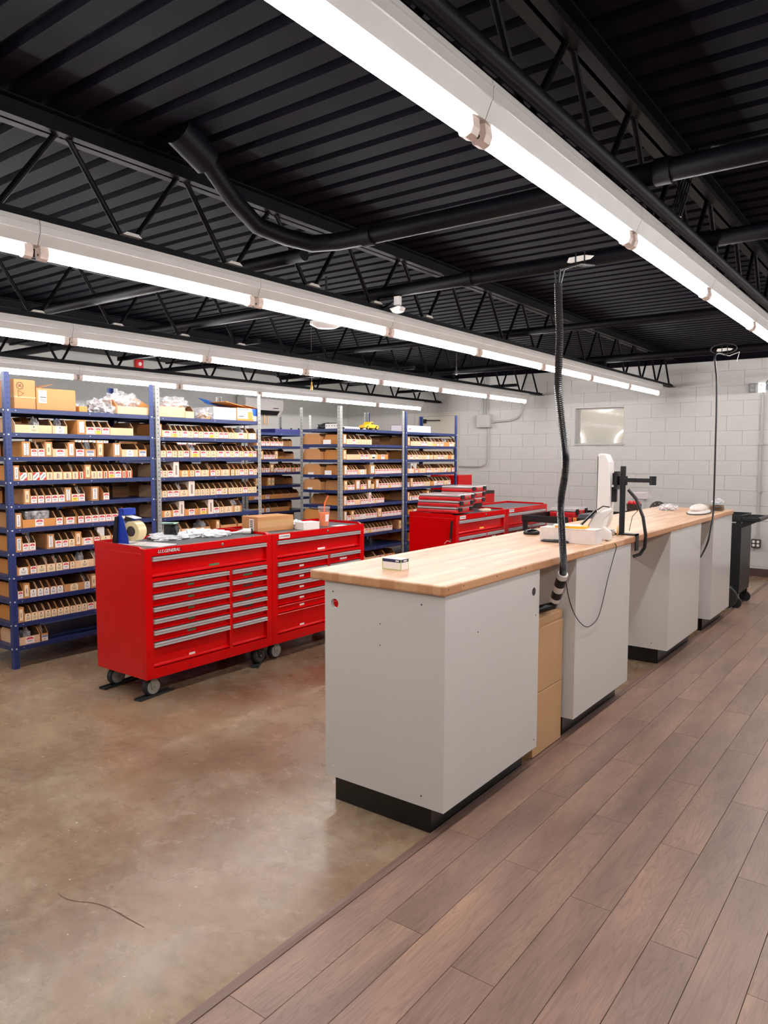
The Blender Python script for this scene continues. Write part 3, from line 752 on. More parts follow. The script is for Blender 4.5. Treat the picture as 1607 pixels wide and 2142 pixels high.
# ================================================================== RED TOOL CABINETS
RZ0, RZ1 = 0.134, 0.990
def make_tool_cabinet(label, W=1.128, D=0.56, style=0, badge='italic'):
    """origin on the floor under the front edge near end; front faces +x, width along +y"""
    t = thing('tool_cabinet', label, 'tool cabinet', (0, 0, 0))
    F = -0.032
    MB().box(-D, F, 0, W, RZ0, RZ1 - 0.03).build('body', red, t, bevel=0.004)
    # face frame
    S = 0.056
    ym = 0.715 if style == 0 else 0.652
    MB().prism([(F + 0.0005, RZ0), (-0.003, RZ0), (0, RZ0 + 0.01), (0, RZ1 - 0.002), (-0.012, RZ1), (F + 0.0005, RZ1)], 'y', 0, S).build('stile', red, t)
    MB().prism([(F + 0.0005, RZ0), (-0.003, RZ0), (0, RZ0 + 0.01), (0, RZ1 - 0.002), (-0.012, RZ1), (F + 0.0005, RZ1)], 'y', W - S, W).build('stile', red, t)
    MB().box(F + 0.0005, 0, S, W - S, 0.938, RZ1 - 0.002).build('top_rail', red, t)
    MB().box(F + 0.0005, 0, S, W - S, RZ0, 0.203).build('bottom_rail', red, t)
    MB().box(F + 0.0005, 0, S, W - S, 0.770, 0.794).build('mid_rail', red, t)
    MB().box(F + 0.0005, 0, ym - 0.013, ym + 0.013, 0.203, 0.770).build('centre_stile', red, t)
    # raised rim round the top tray
    MB().prism([(-D, RZ1 - 0.03), (F, RZ1 - 0.03), (F, RZ1), (F - 0.03, RZ1 + 0.012), (-D, RZ1 + 0.016)], 'y', 0, 0.014).build('side_rim', red, t)
    MB().prism([(-D, RZ1 - 0.03), (F, RZ1 - 0.03), (F, RZ1), (F - 0.03, RZ1 + 0.012), (-D, RZ1 + 0.016)], 'y', W - 0.014, W).build('side_rim', red, t)
    MB().box(-D, -D + 0.014, 0.0145, W - 0.0145, RZ1 - 0.03, RZ1 + 0.016).build('back_rim', red, t)
    MB().box(-D + 0.0145, F - 0.001, 0.0145, W - 0.0145, RZ1 - 0.0298, RZ1 - 0.006).build('top_mat', mat_grey, t)
    def drawer(y0, y1, z0, z1, handle=True, lab=None, lab_m=dgreen, lab_w=0.06, lab_at=0.5):
        g = 0.003
        d = MB().box(F + 0.0005, -0.020, y0 + g, y1 - g, z0 + g, z1 - g).build('drawer', red, t)
        MB().prism([(-0.0198, z0 + g), (-0.002, z0 + g), (0.001, z0 + g + 0.003), (0.001, z0 + g + 0.007), (-0.004, z0 + g + 0.010), (-0.0198, z0 + g + 0.016)], 'y', y0 + g, y1 - g).build('bottom_lip', red, d)
        if handle:
            MB().prism([(-0.0198, z1 - g - 0.001), (0.006, z1 - g - 0.001), (0.013, z1 - g - 0.006), (0.013, z1 - g - 0.010), (0.007, z1 - g - 0.013), (0.007, z1 - g - 0.020), (0.013, z1 - g - 0.023), (0.013, z1 - g - 0.027), (0.004, z1 - g - 0.030), (-0.0198, z1 - g - 0.030)], 'y', y0 + g, y1 - g).build('handle', alu, d)
        else:
            MB().prism([(-0.0198, z1 - g - 0.001), (0.0, z1 - g - 0.001), (0.002, z1 - g - 0.005), (0.0, z1 - g - 0.012), (-0.0198, z1 - g - 0.016)], 'y', y0 + g, y1 - g).build('handle_lip', red, d)
        if lab:
            yc = y0 + (y1 - y0) * lab_at
            o = MB().box(-0.0199, -0.0192, yc - lab_w / 2, yc + lab_w / 2, z0 + g + 0.017, z0 + g + 0.031).build('drawer_label', lab_m, d)
    rnd = random.Random(style * 11 + 3)
    lm = [dgreen, fan_grey][0] if style == 0 else paper
    drawer(S, W - S, 0.797, 0.936, True, 1, lm, 0.09, 0.52)
    hs = [0.768, 0.687, 0.605, 0.526, 0.451, 0.371, 0.206] if style == 0 else [0.768, 0.683, 0.600, 0.514, 0.428, 0.367, 0.206]
    for i in range(6):
        h = style == 0 or i < 4
        drawer(S, ym - 0.013, hs[i + 1], hs[i], h, 1, lm if i != 5 else paper, rnd.choice([0.05, 0.07, 0.16 if i == 0 else 0.05]), 0.5)
        drawer(ym + 0.013, W - S, hs[i + 1], hs[i], h, 1 if i < 4 else None, lm if i < 1 else fan_grey, 0.09, 0.5)
    MB().lathe([(0.011, 0.0), (0.011, 0.003), (0.007, 0.004), (0.0005, 0.0042)], (0.0, W * 0.57, 0.962), 12, 'x').build('lock', steel, t)
    for q in ((0.34, 0.16), (W - 0.2, 0.165)): MB().lathe([(0.005, 0), (0.005, 0.001), (0.0005, 0.0012)], (0.0, q[0], q[1]), 8, 'x').build('rivet', ink, t)
    for q in ((-0.05, 0.19), (-0.47, 0.17)): MB().lathe([(0.006, 0), (0.006, -0.0012), (0.0005, -0.0014)], (q[0], 0, q[1]), 8, 'y').build('rivet', mat('dark_red', (0.2, 0.002, 0.005, 1), rough=0.4), t)
    if badge == 'italic':
        b = MB().prism([(0.068, 0.949), (0.292, 0.949), (0.305, 0.979), (0.081, 0.979)], 'x', 0.0, 0.0015).build('badge', red, t)
        obj('badge_shadow_lettering', text_mesh('U.S.GENERAL', 0.033, blk, 0.0006, 0.35), b, loc=(0.0022, 0.190, 0.9625), rot=FACE_X)
        obj('badge_lettering', text_mesh('U.S.GENERAL', 0.030, white_pl, 0.0008, 0.35), b, loc=(0.0032, 0.187, 0.964), rot=FACE_X)
    else:
        b = MB().box(0, 0.0016, 0.075, 0.195, 0.948, 0.980).build('badge', white_pl, t)
        obj('badge_lettering', text_mesh('U.S.GENERAL', 0.0185, blk, 0.0004), b, loc=(0.0021, 0.135, 0.964), rot=FACE_X)
    # casters
    for (x, y) in ((-0.075, 0.085), (-0.075, W - 0.085), (-D + 0.085, 0.085), (-D + 0.085, W - 0.085)):
        c = MB().box(x - 0.045, x + 0.045, y - 0.05, y + 0.05, RZ0 - 0.006, RZ0 - 0.0002).cyl((x, y, RZ0 - 0.02), (x, y, RZ0 - 0.006), 0.03, 14).build('caster', galv if y < 0.5 else blk, t)
        zc = 0.065
        for s in (-1, 1):
            MB().prism([(y - 0.026, RZ0 - 0.02), (y + 0.028, RZ0 - 0.02), (y + 0.020, zc - 0.006), (y + 0.008, zc - 0.018), (y - 0.008, zc - 0.018), (y - 0.018, zc - 0.006)], 'x', x + s * 0.030 - 0.002, x + s * 0.030 + 0.002).build('fork', galv if y < 0.5 else blk, c)
        MB().lathe([(0.030, -0.024), (0.052, -0.024), (0.0605, -0.018), (0.0605, 0.018), (0.052, 0.024), (0.030, 0.024)], (x, y, zc), 24, 'x').build('tyre', rubber, c)
        MB().lathe([(0.012, -0.0262), (0.048, -0.0255), (0.048, 0.0255), (0.012, 0.0262)], (x, y, zc), 20, 'x').build('hub', galv if y < 0.5 else fan_grey, c)
        MB().cyl((x - 0.036, y, zc), (x + 0.036, y, zc), 0.007, 8).build('axle', steel, c)
    return t
T1 = make_tool_cabinet('red rolling tool cabinet under the blue tape dispenser', style=0); T1.location = (-4.012, 2.823, 0.004)
T2 = make_tool_cabinet('red rolling tool cabinet under the orange drink cup', style=1, badge='plate'); T2.location = (-4.012, 3.955, 0.004)
T2.rotation_euler = (0, 0, 0)
T3 = dup(T2, (-3.80, 6.30, 0.004), math.radians(1.5), 'red tool cabinet under the stacked red organiser cases')
T4 = dup(T2, (-3.83, 7.435, 0.004), math.radians(1.0), 'red tool cabinet with a bare grey mat beside the back wall')
for T in (T3, T4):
    dr = [c for c in T.children if c.name.startswith('drawer')][0]
    for g in dr.children:
        if g.name.startswith('drawer_label'): g.data = g.data.copy(); g.data.materials[0] = tag_yel
# chocks under the near casters
for i, (x, y, lab) in enumerate(((-4.087, 2.908, 'black grooved rubber strip under front caster of near tool cabinet'), (-4.487, 2.908, 'black grooved rubber strip under rear caster of near tool cabinet'), (-4.087, 3.866, 'black grooved rubber strip under the caster between the cabinets'))):
    t = thing('floor_strip', lab.replace('near tool cabinet', 'tape-dispenser cabinet'), 'rubber strip', (x, y, 0), 0.12 if i < 2 else 0.6)
    MB().box(-0.03, 0.03, -0.12, 0.17, 0, 0.006).build('pad', rubber, t)
    for dx in (-0.026, 0.026): MB().box(dx - 0.004, dx + 0.004, -0.12, 0.17, 0.0062, 0.016).build('ridge', rubber, t)

# ================================================================== SHELVING RACKS
RX0, RX1 = -6.02, -5.41
STEP = 0.1765
_shelf_cache = {}
def shelf_mesh(w, d, m=None):
    k = (round(w, 3), round(d, 3), (m or shelf_blue).name)
    if k not in _shelf_cache:
        b = MB()
        b.box(-d, 0, 0, w, 0.010, 0.015)
        b.box(-0.003, 0, 0, w, -0.018, 0.010).box(-d, -d + 0.003, 0, w, -0.018, 0.010).box(-d + 0.003, -0.003, 0, 0.003, -0.018, 0.010).box(-d + 0.003, -0.003, w - 0.003, w, -0.018, 0.010)
        b.box(-0.018, -0.003, 0.003, w - 0.003, -0.018, -0.015)
        _shelf_cache[k] = b.mesh('shelf', m or shelf_blue)
    return _shelf_cache[k]
def angle_post(h, sx, sy, m):
    """L-section post; corner at origin, flanges run to sx*0.04 and sy*0.04"""
    T, Wd = 0.0025, 0.042
    a = [(0, 0), (sx * Wd, 0), (sx * Wd, sy * T), (sx * T, sy * T), (sx * T, sy * Wd), (0, sy * Wd)]
    return MB().prism(a, 'z', 0, h).mesh('post', m)
_bolt_me = {}
def bolts_mesh(w, d):
    k = (round(w, 3), round(d, 3))
    if k not in _bolt_me:
        b = MB()
        for (yy) in (0.016, w - 0.016):
            b.lathe([(0.0075, 0.0055), (0.0065, 0.009), (0.0005, 0.0105)], (0.0, yy, 0.0), 8, 'x')
        for xx in (-0.016, -d + 0.016):
            b.lathe([(0.0075, -0.0055), (0.0065, -0.009), (0.0005, -0.0105)], (xx, 0.0, 0.0), 8, 'y')
        for i in range(1, 3): b.lathe([(0.004, 0.0006), (0.0005, 0.0008)], (0.0, w * (0.06 if i == 1 else 0.53), 0.0), 6, 'x')
        _bolt_me[k] = b.mesh('bolt_set', bolt_m)
    return _bolt_me[k]
def rack(label, y0, y1, ztop, hpost, n, fx=RX1, bx=RX0, pm=(None, None), cat='shelf rack', zs=None):
    """origin at the floor, front near corner. pm: (near posts, far posts) materials"""
    w = y1 - y0; d = fx - bx
    t = thing('shelf_rack', label, cat, (fx, y0, 0))
    E = 0.004
    for (x, sx) in ((E, -1), (-d - E, 1)):
        obj('post', angle_post(hpost, sx, 1, pm[0]), t, loc=(x, -E, 0)); obj('post', angle_post(hpost, sx, -1, pm[1]), t, loc=(x, w + E, 0))
    for k in range(n):
        z = ztop - STEP * k if zs is None else zs[k]
        s = obj('shelf', shelf_mesh(w, d), t, loc=(0, 0, z))
        obj('bolt_set', bolts_mesh(w, d), s)['kind'] = 'stuff'
    return t
R_A1 = rack('blue slotted-angle rack carrying the two big brown cartons', 2.665, 3.925, 1.916, 2.195, 11, pm=(blue_post, blue_post))
R_A2 = rack('rack with galvanised posts carrying the blue and white carton', 3.955, 5.185, 1.910, 2.195, 11, pm=(galv_post, galv_post))
R_B1 = rack('galvanised-post rack with the yellow toy truck on top', 6.42, 7.675, 1.880, 2.15, 11, pm=(galv_post, galv_post))
R_B2 = rack('blue-post rack with the long white tray on top', 7.705, 8.965, 1.876, 2.15, 11, pm=(blue_post, blue_post))
CXF, CXB = -7.10, -7.71
R_C1 = rack('rack beyond the aisle gap with a blue tray on top', 6.54, 7.78, 1.873, 2.15, 10, CXF, CXB, (galv_post, galv_post))
R_C0 = rack('rack in the back aisle behind the blue and white carton', 5.27, 6.51, 1.873, 2.15, 10, CXF, CXB, (galv_post, galv_post))
R_CM = rack('rack in the back aisle behind the two big brown cartons', 4.0, 5.24, 1.873, 2.15, 10, CXF, CXB, (blue_post, blue_post))
# ================================================================== CARDBOARD BINS ON THE RACKS
ORD = ['top', 'second', 'third', 'fourth', 'fifth', 'sixth', 'seventh', 'eighth', 'ninth', 'tenth', 'lowest']
BD, FH, SH, TH = 0.288, 0.060, 0.110, 0.0025
_bin = {}
def bin_mesh(w, cm, hi=SH):
    """open parts bin: low front at x=0, sides sweep up towards the back"""
    k = (round(w, 3), cm.name, hi)
    if k in _bin: return _bin[k]
    m = MB(); h = w / 2
    side = [(0, 0), (0, FH + 0.004), (-0.045, hi), (-BD + 0.03, hi), (-BD, hi - 0.03), (-BD, 0)]
    m.prism(side, 'y', -h, -h + TH); m.prism(side, 'y', h - TH, h)
    m.box(-TH, 0, -h + TH, h - TH, 0, FH); m.box(-BD, -BD + TH, -h + TH, h - TH, 0, hi - 0.03); m.box(-BD + TH, -TH, -h + TH, h - TH, 0, TH)
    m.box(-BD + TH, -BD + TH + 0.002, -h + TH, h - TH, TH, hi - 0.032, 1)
    li = 0.0003  # liner faces take the darker brown that stands for shade in the bin
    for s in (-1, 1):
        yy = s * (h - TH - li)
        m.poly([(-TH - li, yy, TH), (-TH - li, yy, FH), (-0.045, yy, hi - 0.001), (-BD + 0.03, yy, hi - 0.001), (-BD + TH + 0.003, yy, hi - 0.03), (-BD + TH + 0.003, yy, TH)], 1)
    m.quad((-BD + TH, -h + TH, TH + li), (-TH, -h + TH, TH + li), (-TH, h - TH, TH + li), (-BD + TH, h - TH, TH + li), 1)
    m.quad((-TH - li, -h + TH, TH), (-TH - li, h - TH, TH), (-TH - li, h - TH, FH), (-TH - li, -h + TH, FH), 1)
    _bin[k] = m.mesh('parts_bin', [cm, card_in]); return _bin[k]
def block_mesh2(w, cm, hi=0.112):
    k = ('blk', round(w, 3), cm.name, hi)
    if k in _bin: return _bin[k]
    h = w / 2
    side = [(0, 0), (0, hi), (-BD + 0.035, hi), (-BD, hi - 0.035), (-BD, 0)]
    m = MB().prism(side, 'y', -h, h)
    # printed frame border on the front face
    _bin[k] = m.mesh('divider_box', [cm, card_in]); return _bin[k]
_tag = {}
def tag_mesh(kind, w):
    k = (kind, round(w, 3))
    if k in _tag: return _tag[k]
    m = MB(); hw = w / 2; H = 0.056; e = 0.0003
    L = [paper, tag_red, tag_mag, tag_yel, tag_blue, ink, ink_l, cream]
    def rect(y0, y1, z0, z1, lv, mi): m.quad((e * lv, y0, z0), (e * lv, y1, z0), (e * lv, y1, z1), (e * lv, y0, z1), mi)
    def lines(z0, n, mi=5, f=0.6):
        for i in range(n):
            ww = hw * f * (1 - 0.2 * (i % 2)); rect(-ww, ww, z0 - 0.007 * i, z0 - 0.007 * i + 0.0028, 3, mi)
    if kind in 'ry':
        rect(-hw, hw, 0.001, H, 1, 0)
        N = 8; pts = [(2 * e, hw * 0.88 * math.cos(math.pi * i / N), 0.036 + 0.017 * math.sin(math.pi * i / N)) for i in range(N + 1)]
        m.poly(pts, 1)
        rect(-0.0025, 0.0025, 0.041, 0.046, 3, 0)
        if kind == 'y': rect(-hw * 0.9, hw * 0.9, 0.004, 0.032, 2, 3)
        lines(0.024, 2, 5)
        rect(-hw * 0.9, hw * 0.9, 0.002, 0.0055, 3, 2)
    elif kind in 'tw':
        mi = 7 if kind == 't' else 0
        m.poly([(e, -hw, 0.001), (e, hw, 0.001), (e, hw, 0.046), (e, hw * 0.6, H), (e, -hw * 0.6, H), (e, -hw, 0.046)], mi)
        m.poly([(2 * e, 0.0055 * math.cos(a * math.pi / 5), 0.044 + 0.0055 * math.sin(a * math.pi / 5)) for a in range(10)], 5)
        lines(0.030, 1, 6); lines(0.020, 2, 5)
    elif kind == 'd':
        rect(-hw, hw, 0.001, H, 1, 0)
        m.poly([(2 * e, -hw, H), (2 * e, -hw, 0.030), (2 * e, hw * 0.1, H)], 1)
        m.poly([(2 * e, hw, 0.001), (2 * e, hw, 0.026), (2 * e, -hw * 0.1, 0.001)], 1)
        m.poly([(2 * e, -hw * 0.8, 0.012), (2 * e, -hw * 0.6, 0.010), (2 * e, hw * 0.7, 0.044), (2 * e, hw * 0.5, 0.046)], 5)
    elif kind == 's':
        rect(-hw, hw, 0.001, H, 1, 7); rect(-hw, -hw * 0.6, 0.001, H, 2, 1); rect(hw * 0.6, hw, 0.001, H, 2, 1); rect(-hw * 0.2, hw * 0.15, 0.006, H - 0.006, 2, 5)
    elif kind == 'l':
        rect(-hw, hw, 0.001, H, 1, 7); rect(-hw * 0.25, hw * 0.1, 0.008, H - 0.008, 2, 6); rect(hw * 0.2, hw * 0.35, 0.008, H - 0.012, 2, 6)
    elif kind == 'b':
        rect(-hw, hw, 0.004, 0.048, 1, 0); rect(-hw * 0.9, hw * 0.9, 0.028, 0.046, 2, 4); lines(0.016, 2, 5)
    elif kind == 'k':
        rect(-hw, hw, 0.001, H, 1, 0); rect(-hw * 0.8, hw * 0.8, 0.010, 0.030, 2, 5)
    _tag[k] = m.mesh('tag', L); return _tag[k]
DESC = dict(r='bin with red arched tag', y='bin with red and yellow tag', t='bin with cream string tag', w='bin with white string tag', d='bin with diagonal red stripes', s='bin with red edge stripes', l='bin with small vertical print', b='bin with grey-blue tag', n='bin with bare front', k='bin with dark stamped band')
STUFF = []; NB = [0]; PLACED = []
def put_bin(fx, Y, zs, w, kind, where, k, cm=None, tw=None):
    cm = cm or random.choice([card2, card2, card2, card, card3])
    size = 'wide' if w > 0.115 else 'narrow'
    tw = tw or min(w - 0.004, 0.066)
    if NB[0] >= 300 or where is None:
        STUFF.append((fx, Y, zs, w, kind, cm, tw)); return None
    NB[0] += 1
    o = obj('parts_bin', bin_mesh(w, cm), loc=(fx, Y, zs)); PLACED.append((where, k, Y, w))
    lab = '%s cardboard %s, %s shelf of %s' % (size, DESC[kind], ORD[min(k, 10)], where)
    tag(o, lab, 'bin', lab.replace('cardboard ', ''))
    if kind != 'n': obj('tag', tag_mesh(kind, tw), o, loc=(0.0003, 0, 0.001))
    return o
def put_block(fx, Y, zs, w, txt, where, k, cm=None):
    cm = cm or random.choice([card, card3])
    white = txt == '#'
    if white: cm = mat('white_divider_card', srgb(232, 214, 200), rough=0.75)
    h = 0.135 if white else 0.112
    o = obj('divider_box', block_mesh2(w, cm, h), loc=(fx, Y, zs))
    d = 'white upright divider box' if white else 'upright cardboard divider box with printed name strip'
    lab = '%s, %s shelf of %s' % (d, ORD[min(k, 10)], where)
    tag(o, lab, 'divider box', lab)
    if white:
        MB().quad((0.0004, -w * 0.16, 0.02), (0.0004, w * 0.16, 0.02), (0.0004, w * 0.16, h - 0.03), (0.0004, -w * 0.16, h - 0.03)).build('name_strip', tag_mag if random.random() < 0.5 else ink_l, o)
    else:
        strip = MB().quad((0.0004, -w * 0.30, 0.012), (0.0004, w * 0.30, 0.012), (0.0004, w * 0.30, h - 0.012), (0.0004, -w * 0.30, h - 0.012)).build('name_strip', paper if txt else cream, o)
        MB().quad((0.0002, -w * 0.42, 0.006), (0.0002, w * 0.42, 0.006), (0.0002, w * 0.42, h - 0.006), (0.0002, -w * 0.42, h - 0.006)).build('printed_border', mat('brown_print', srgb(168, 116, 66), rough=0.8), o)
        if txt:
            sz = min(w * 0.42, 0.088 / (0.62 * len(txt)))
            obj('lettering', text_mesh(txt, sz, ink, 0.0002), strip, loc=(0.0009, 0, h / 2), rot=(math.pi / 2, math.pi / 2, math.pi / 2))
        else:
            MB().quad((0.0007, -w * 0.1, 0.035), (0.0007, w * 0.08, 0.035), (0.0007, w * 0.08, h - 0.04), (0.0007, -w * 0.1, h - 0.04)).build('faded_lettering', ink_l, strip)
    return o
def fill(rows, fx, ztop, where, skip_stuff=False, zoff=0.015):
    for k, spec in rows.items():
        zs = ztop - STEP * k + zoff
        for tok in spec.split():
            txt = None
            if tok[0] == 'B':
                body, _, txt = tok[1:].partition(':'); txt = txt.replace('_', ' ')
            else:
                body = tok[:-1]; kind = tok[-1]
            a, b = body.split('-')
            X = fx - 0.012
            ya, yb = y_at(float(a), X, zs + 0.03), y_at(float(b), X, zs + 0.03)
            w = max(yb - ya - 0.003, 0.03); Y = (ya + yb) / 2
            if tok[0] == 'B': put_block(X, Y, zs, w, txt, where, k)
            else: put_bin(X, Y, zs, w, kind, where, k)
ROWS_A1 = {
 1: '31-109t 110-141w B162-180:ALTO-SHAAM 180-199r 199-212y 212-230r 230-279n',
 2: 'B46-64:AMANA 64-79r 79-94r B94-110: 110-142r B142-157:APW 158-177r 177-201b B203-217: B237-253:ARMSTRONG 254-289w 290-307b',
 3: 'B28-41:BAXTER 41-57d 57-68l 68-83d 83-97d 97-111l 111-131l 131-151l 151-164l 164-177s B177-191: 191-203l 203-215l 215-227s 227-240y 240-254r 254-265s 265-277s',
 4: 'B50-64: 64-78r 79-93r 94-108r 108-122r 122-136r B136-150:BELSHAW 150-164y 164-178r B191-207:BEVLES 216-229r',
 5: 'B32-46:BIG_DIPPER 47-117r 117-132r 133-161r 163-176r 177-192r 192-207r 207-221r 221-234r 234-247r 248-262r',
 6: 'B33-47:BIZERBA 47-61r 61-75r B99-114:BLODGETT 115-130r 130-143r 143-157t B157-171: 171-196r 197-209r 210-232t 233-252r 253-270t 272-292t',
 7: '36-62w 63-77r 77-97t 98-116t 117-131t 131-145r 146-157t 157-197t 197-216t',
 8: '37-49r B49-63: 63-77w 78-91w 91-104w 105-119w 119-133w 134-176t 176-189w B190-203:',
 9: 'B38-51: 51-66t 66-79t 79-93t 94-107t 107-120t 120-133t 133-146t 146-159t 159-171t 171-183t 183-197r 197-210t',
 10: '41-84r 87-101b'}
ROWS_A2 = {
 0: '388-406n',
 1: 'B328-339:BUNN 339-360r 360-371y 371-382t 382-393r 393-405t 405-415r 415-426t 426-437r 437-448y 448-458t 458-468r 468-478r 478-490t 490-518r 519-537w',
 2: '330-336r 336-348t 349-360r 360-371t 372-384t 384-396r 398-419y 420-431r 431-441t 441-452t 452-472r 472-481r 481-491t 491-500r 500-510t 510-519r 519-528y 529-537r',
 3: '330-340r 340-351t 351-363r B363-375:# 376-397t 397-407t 408-419r 419-438t 440-451r 451-461t 462-481t 483-491t 492-501t 501-511r 511-520t 521-530r 530-538t',
 4: '332-339t 339-350t 350-362r 362-375r 375-395t B395-408:# 408-419t 419-429t 429-439t 440-452t 452-464r 464-476t 478-489t 489-498t 498-508t 508-518r 518-527t 527-537t',
 5: '332-339r 339-362t 362-375r B375-386:# 387-415r 415-436y B436-447:# 447-459r 459-468t 468-487t 487-506t',
 6: '340-378n 380-395n 396-440n B452-460: 462-495n 498-530n'}
ROWS_B1 = {
 1: 'B718-725:DEAN 725-736t 736-745r 745-755t 755-768t 768-778t',
 2: 'B718-725: 725-754n 754-761r 761-773r 773-790k 790-812r',
 3: 'B720-727:DELFIELD 727-732r 732-737r 737-742r 742-748r 749-767w B774-785:DITO 785-791r 791-797r 797-802r 802-808r 808-814r 814-819r 819-825r 825-830r 830-836r 836-841r',
 4: 'B720-727: 727-734r 734-742r B744-754:DOUGHPRO 755-761y 761-767r B769-777:DUKE 777-783t B786-793:DYNAMIC 793-800r 800-806r 806-812r 812-818y 818-824r 824-830r 830-836r 836-841r',
 5: 'B719-726:EAGLE 726-734r 734-742r 742-754n 755-760r 760-765r 765-771r B772-777:# 777-783r 783-788y 788-794r 794-799r 799-804r',
 6: 'B720-726:ELKAY 726-735r B735-741: 741-747r 747-753r 753-759w 759-765w 765-771r 771-777r 777-783r 783-789r B790-799: 799-806r 806-813r 813-820r 820-827r 827-834r 834-841r',
 7: '727-740r 740-752r 752-764y 764-771r 771-778y 778-785r 785-793r 793-799r 799-806r 806-813r 813-821r B834-841:',
 9: '745-763n 764-785n 786-805r 806-826r'}
ROWS_B2 = {
 1: 'B853-858: 859-866t 866-873t 873-880t 881-888r 888-895r 895-904t 904-912y 912-921r 921-928r 928-940n 940-947r 947-954t',
 2: '853-858t 858-864r 864-870t 870-875r 875-881t 881-887t 887-893t 893-899w 899-907t 907-915t 915-922r 922-929r 929-937t 937-944n 944-949t',
 3: '853-867w 867-877r 877-891t 892-897r 897-903r 903-922r 923-930t 930-936d 936-944t 945-952r',
 4: '853-857b B859-864: 864-870r 870-876r 876-882r 882-888r 888-894t 894-900t 901-908n 908-914w 915-921r 921-928r 929-938t 938-943r',
 5: 'B853-857: 857-861w 862-869r 869-875r 875-881r 881-889r B893-898: 898-904r 904-912r',
 6: '854-863n 864-872w 872-880r 880-888r'}
fill(ROWS_A1, RX1, 1.916, 'the two-carton rack')
fill(ROWS_A2, RX1, 1.910, 'the rack with blue-white carton')
fill(ROWS_B1, RX1, 1.880, 'the toy-truck rack')
fill({k: ROWS_B2[k] for k in (1, 2, 3, 4)}, RX1, 1.876, 'the long-white-tray rack')
fill({k: ROWS_B2[k] for k in (5, 6)}, RX1, 1.876, 'the long-white-tray rack')
# lower shelves of the truck rack's neighbour
put_block(RX1 - 0.012, 7.86, 1.876 - STEP * 8 + 0.015, 0.09, '', 'the long-white-tray rack', 8)
# bins that face the other aisle: their backs and sides show at the rack ends
def rear(y, z, w, where, k, cm=None):
    cm = cm or random.choice([card, card, card3])
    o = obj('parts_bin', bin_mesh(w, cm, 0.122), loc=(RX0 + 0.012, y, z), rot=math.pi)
    lab = 'cardboard bin turned towards the back aisle, %s shelf of %s' % (ORD[k], where)
    tag(o, lab, 'bin', lab); return o
for k in range(1, 11):
    z = 1.916 - STEP * k + 0.015
    rear(2.725, z, 0.095, 'the two-carton rack', k); rear(2.86 + 0.02 * (k % 3), z, 0.12, 'the two-carton rack', k)
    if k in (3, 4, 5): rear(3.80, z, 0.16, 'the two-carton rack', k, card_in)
for k in range(1, 8):
    z = 1.880 - STEP * k + 0.015
    if k != 5: rear(6.49, z, 0.11, 'the toy-truck rack', k)
    else: pass
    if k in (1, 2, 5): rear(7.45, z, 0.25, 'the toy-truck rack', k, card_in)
# white stickers on the end bins of the truck rack are real paper labels
for k, px0, px1, h in ((1, 676, 692, 0.05), (3, 679, 693, 0.05), (3, 644, 656, 0.025), (4, 643, 653, 0.025)):
    z = 1.880 - STEP * k + 0.016
    xa, xb = on(px0, 980, 'y', 6.431).x, on(px1, 980, 'y', 6.431).x
    o = MB().box(0, xb - xa, 0, 0.0006, 0, h).build('paper_label', paper, loc=(xa, 6.4335, z))
    tag(o, 'blank white paper label on an end bin, %s shelf of the toy-truck rack' % ORD[k], 'label', 'end labels on the truck rack')
# shelves seen in the back aisle
def c_row(k, spec, y0, fx=CXF):
    zs = 1.873 - STEP * k + 0.015; y = y0
    for tok in spec.split():
        kind = tok[-1]; w = float(tok[:-1]) / 1000
        if kind == '_': y += w; continue
        if kind == 'B': put_block(fx - 0.012, y + w / 2, zs, w - 0.003, '', 'the aisle-gap rack', k)
        else: put_bin(fx - 0.012, y + w / 2, zs, w - 0.003, kind, None, k, random.choice([card, card3, card]))
        y += w
for y0, nm in ((6.60, 'a'), (5.32, 'b'), (4.05, 'c')):
    c_row(1, '150_ 85r 70r 95r 80r 75r 90r', y0); c_row(2, '60r 130_ 80B 70r 70r 70r 60B', y0)
    c_row(3, '90r 80r 70n 60r 90r 70B 60d 60r 60r 60d 90r 80s 90r 80r', y0); c_row(4, '120r 60B 160_ 70B 60B', y0)
    c_row(5, '60n 150r 250r 160n 140n 180n', y0); c_row(6, '170n 120w 100w 140n 220n', y0); c_row(7, '200n 180n 200n 250n', y0)
# rows of bins that face the far aisle fill the back half of every shelf
RR = random.Random(5)
REAR = []
for (bx, ya, yb, zt_, ks) in ((RX0, 2.96, 3.70, 1.916, range(1, 10)), (RX0, 3.99, 5.16, 1.910, range(1, 10)), (RX0, 6.58, 7.28, 1.880, range(1, 8)), (RX0, 7.73, 8.72, 1.876, range(1, 9)),
                              (CXB, 6.57, 7.76, 1.873, range(1, 9)), (CXB, 5.30, 6.49, 1.873, range(1, 9)), (CXB, 4.03, 5.22, 1.873, range(1, 9))):
    for k in ks:
        y = ya + RR.random() * 0.05
        while y < yb - 0.06:
            w = min(RR.choice([0.06, 0.08, 0.1, 0.14, 0.2]), yb - y)
            if RR.random() < 0.9 and w > 0.04: REAR.append((bx + 0.012, y + w / 2, zt_ - STEP * k + 0.015, w - 0.003, RR.choice([card, card, card3]), RR.choice([0.11, 0.122, 0.135])))
            y += w
m = MB(); mats = []
def mi_of(mm):
    if mm not in mats: mats.append(mm)
    return mats.index(mm)
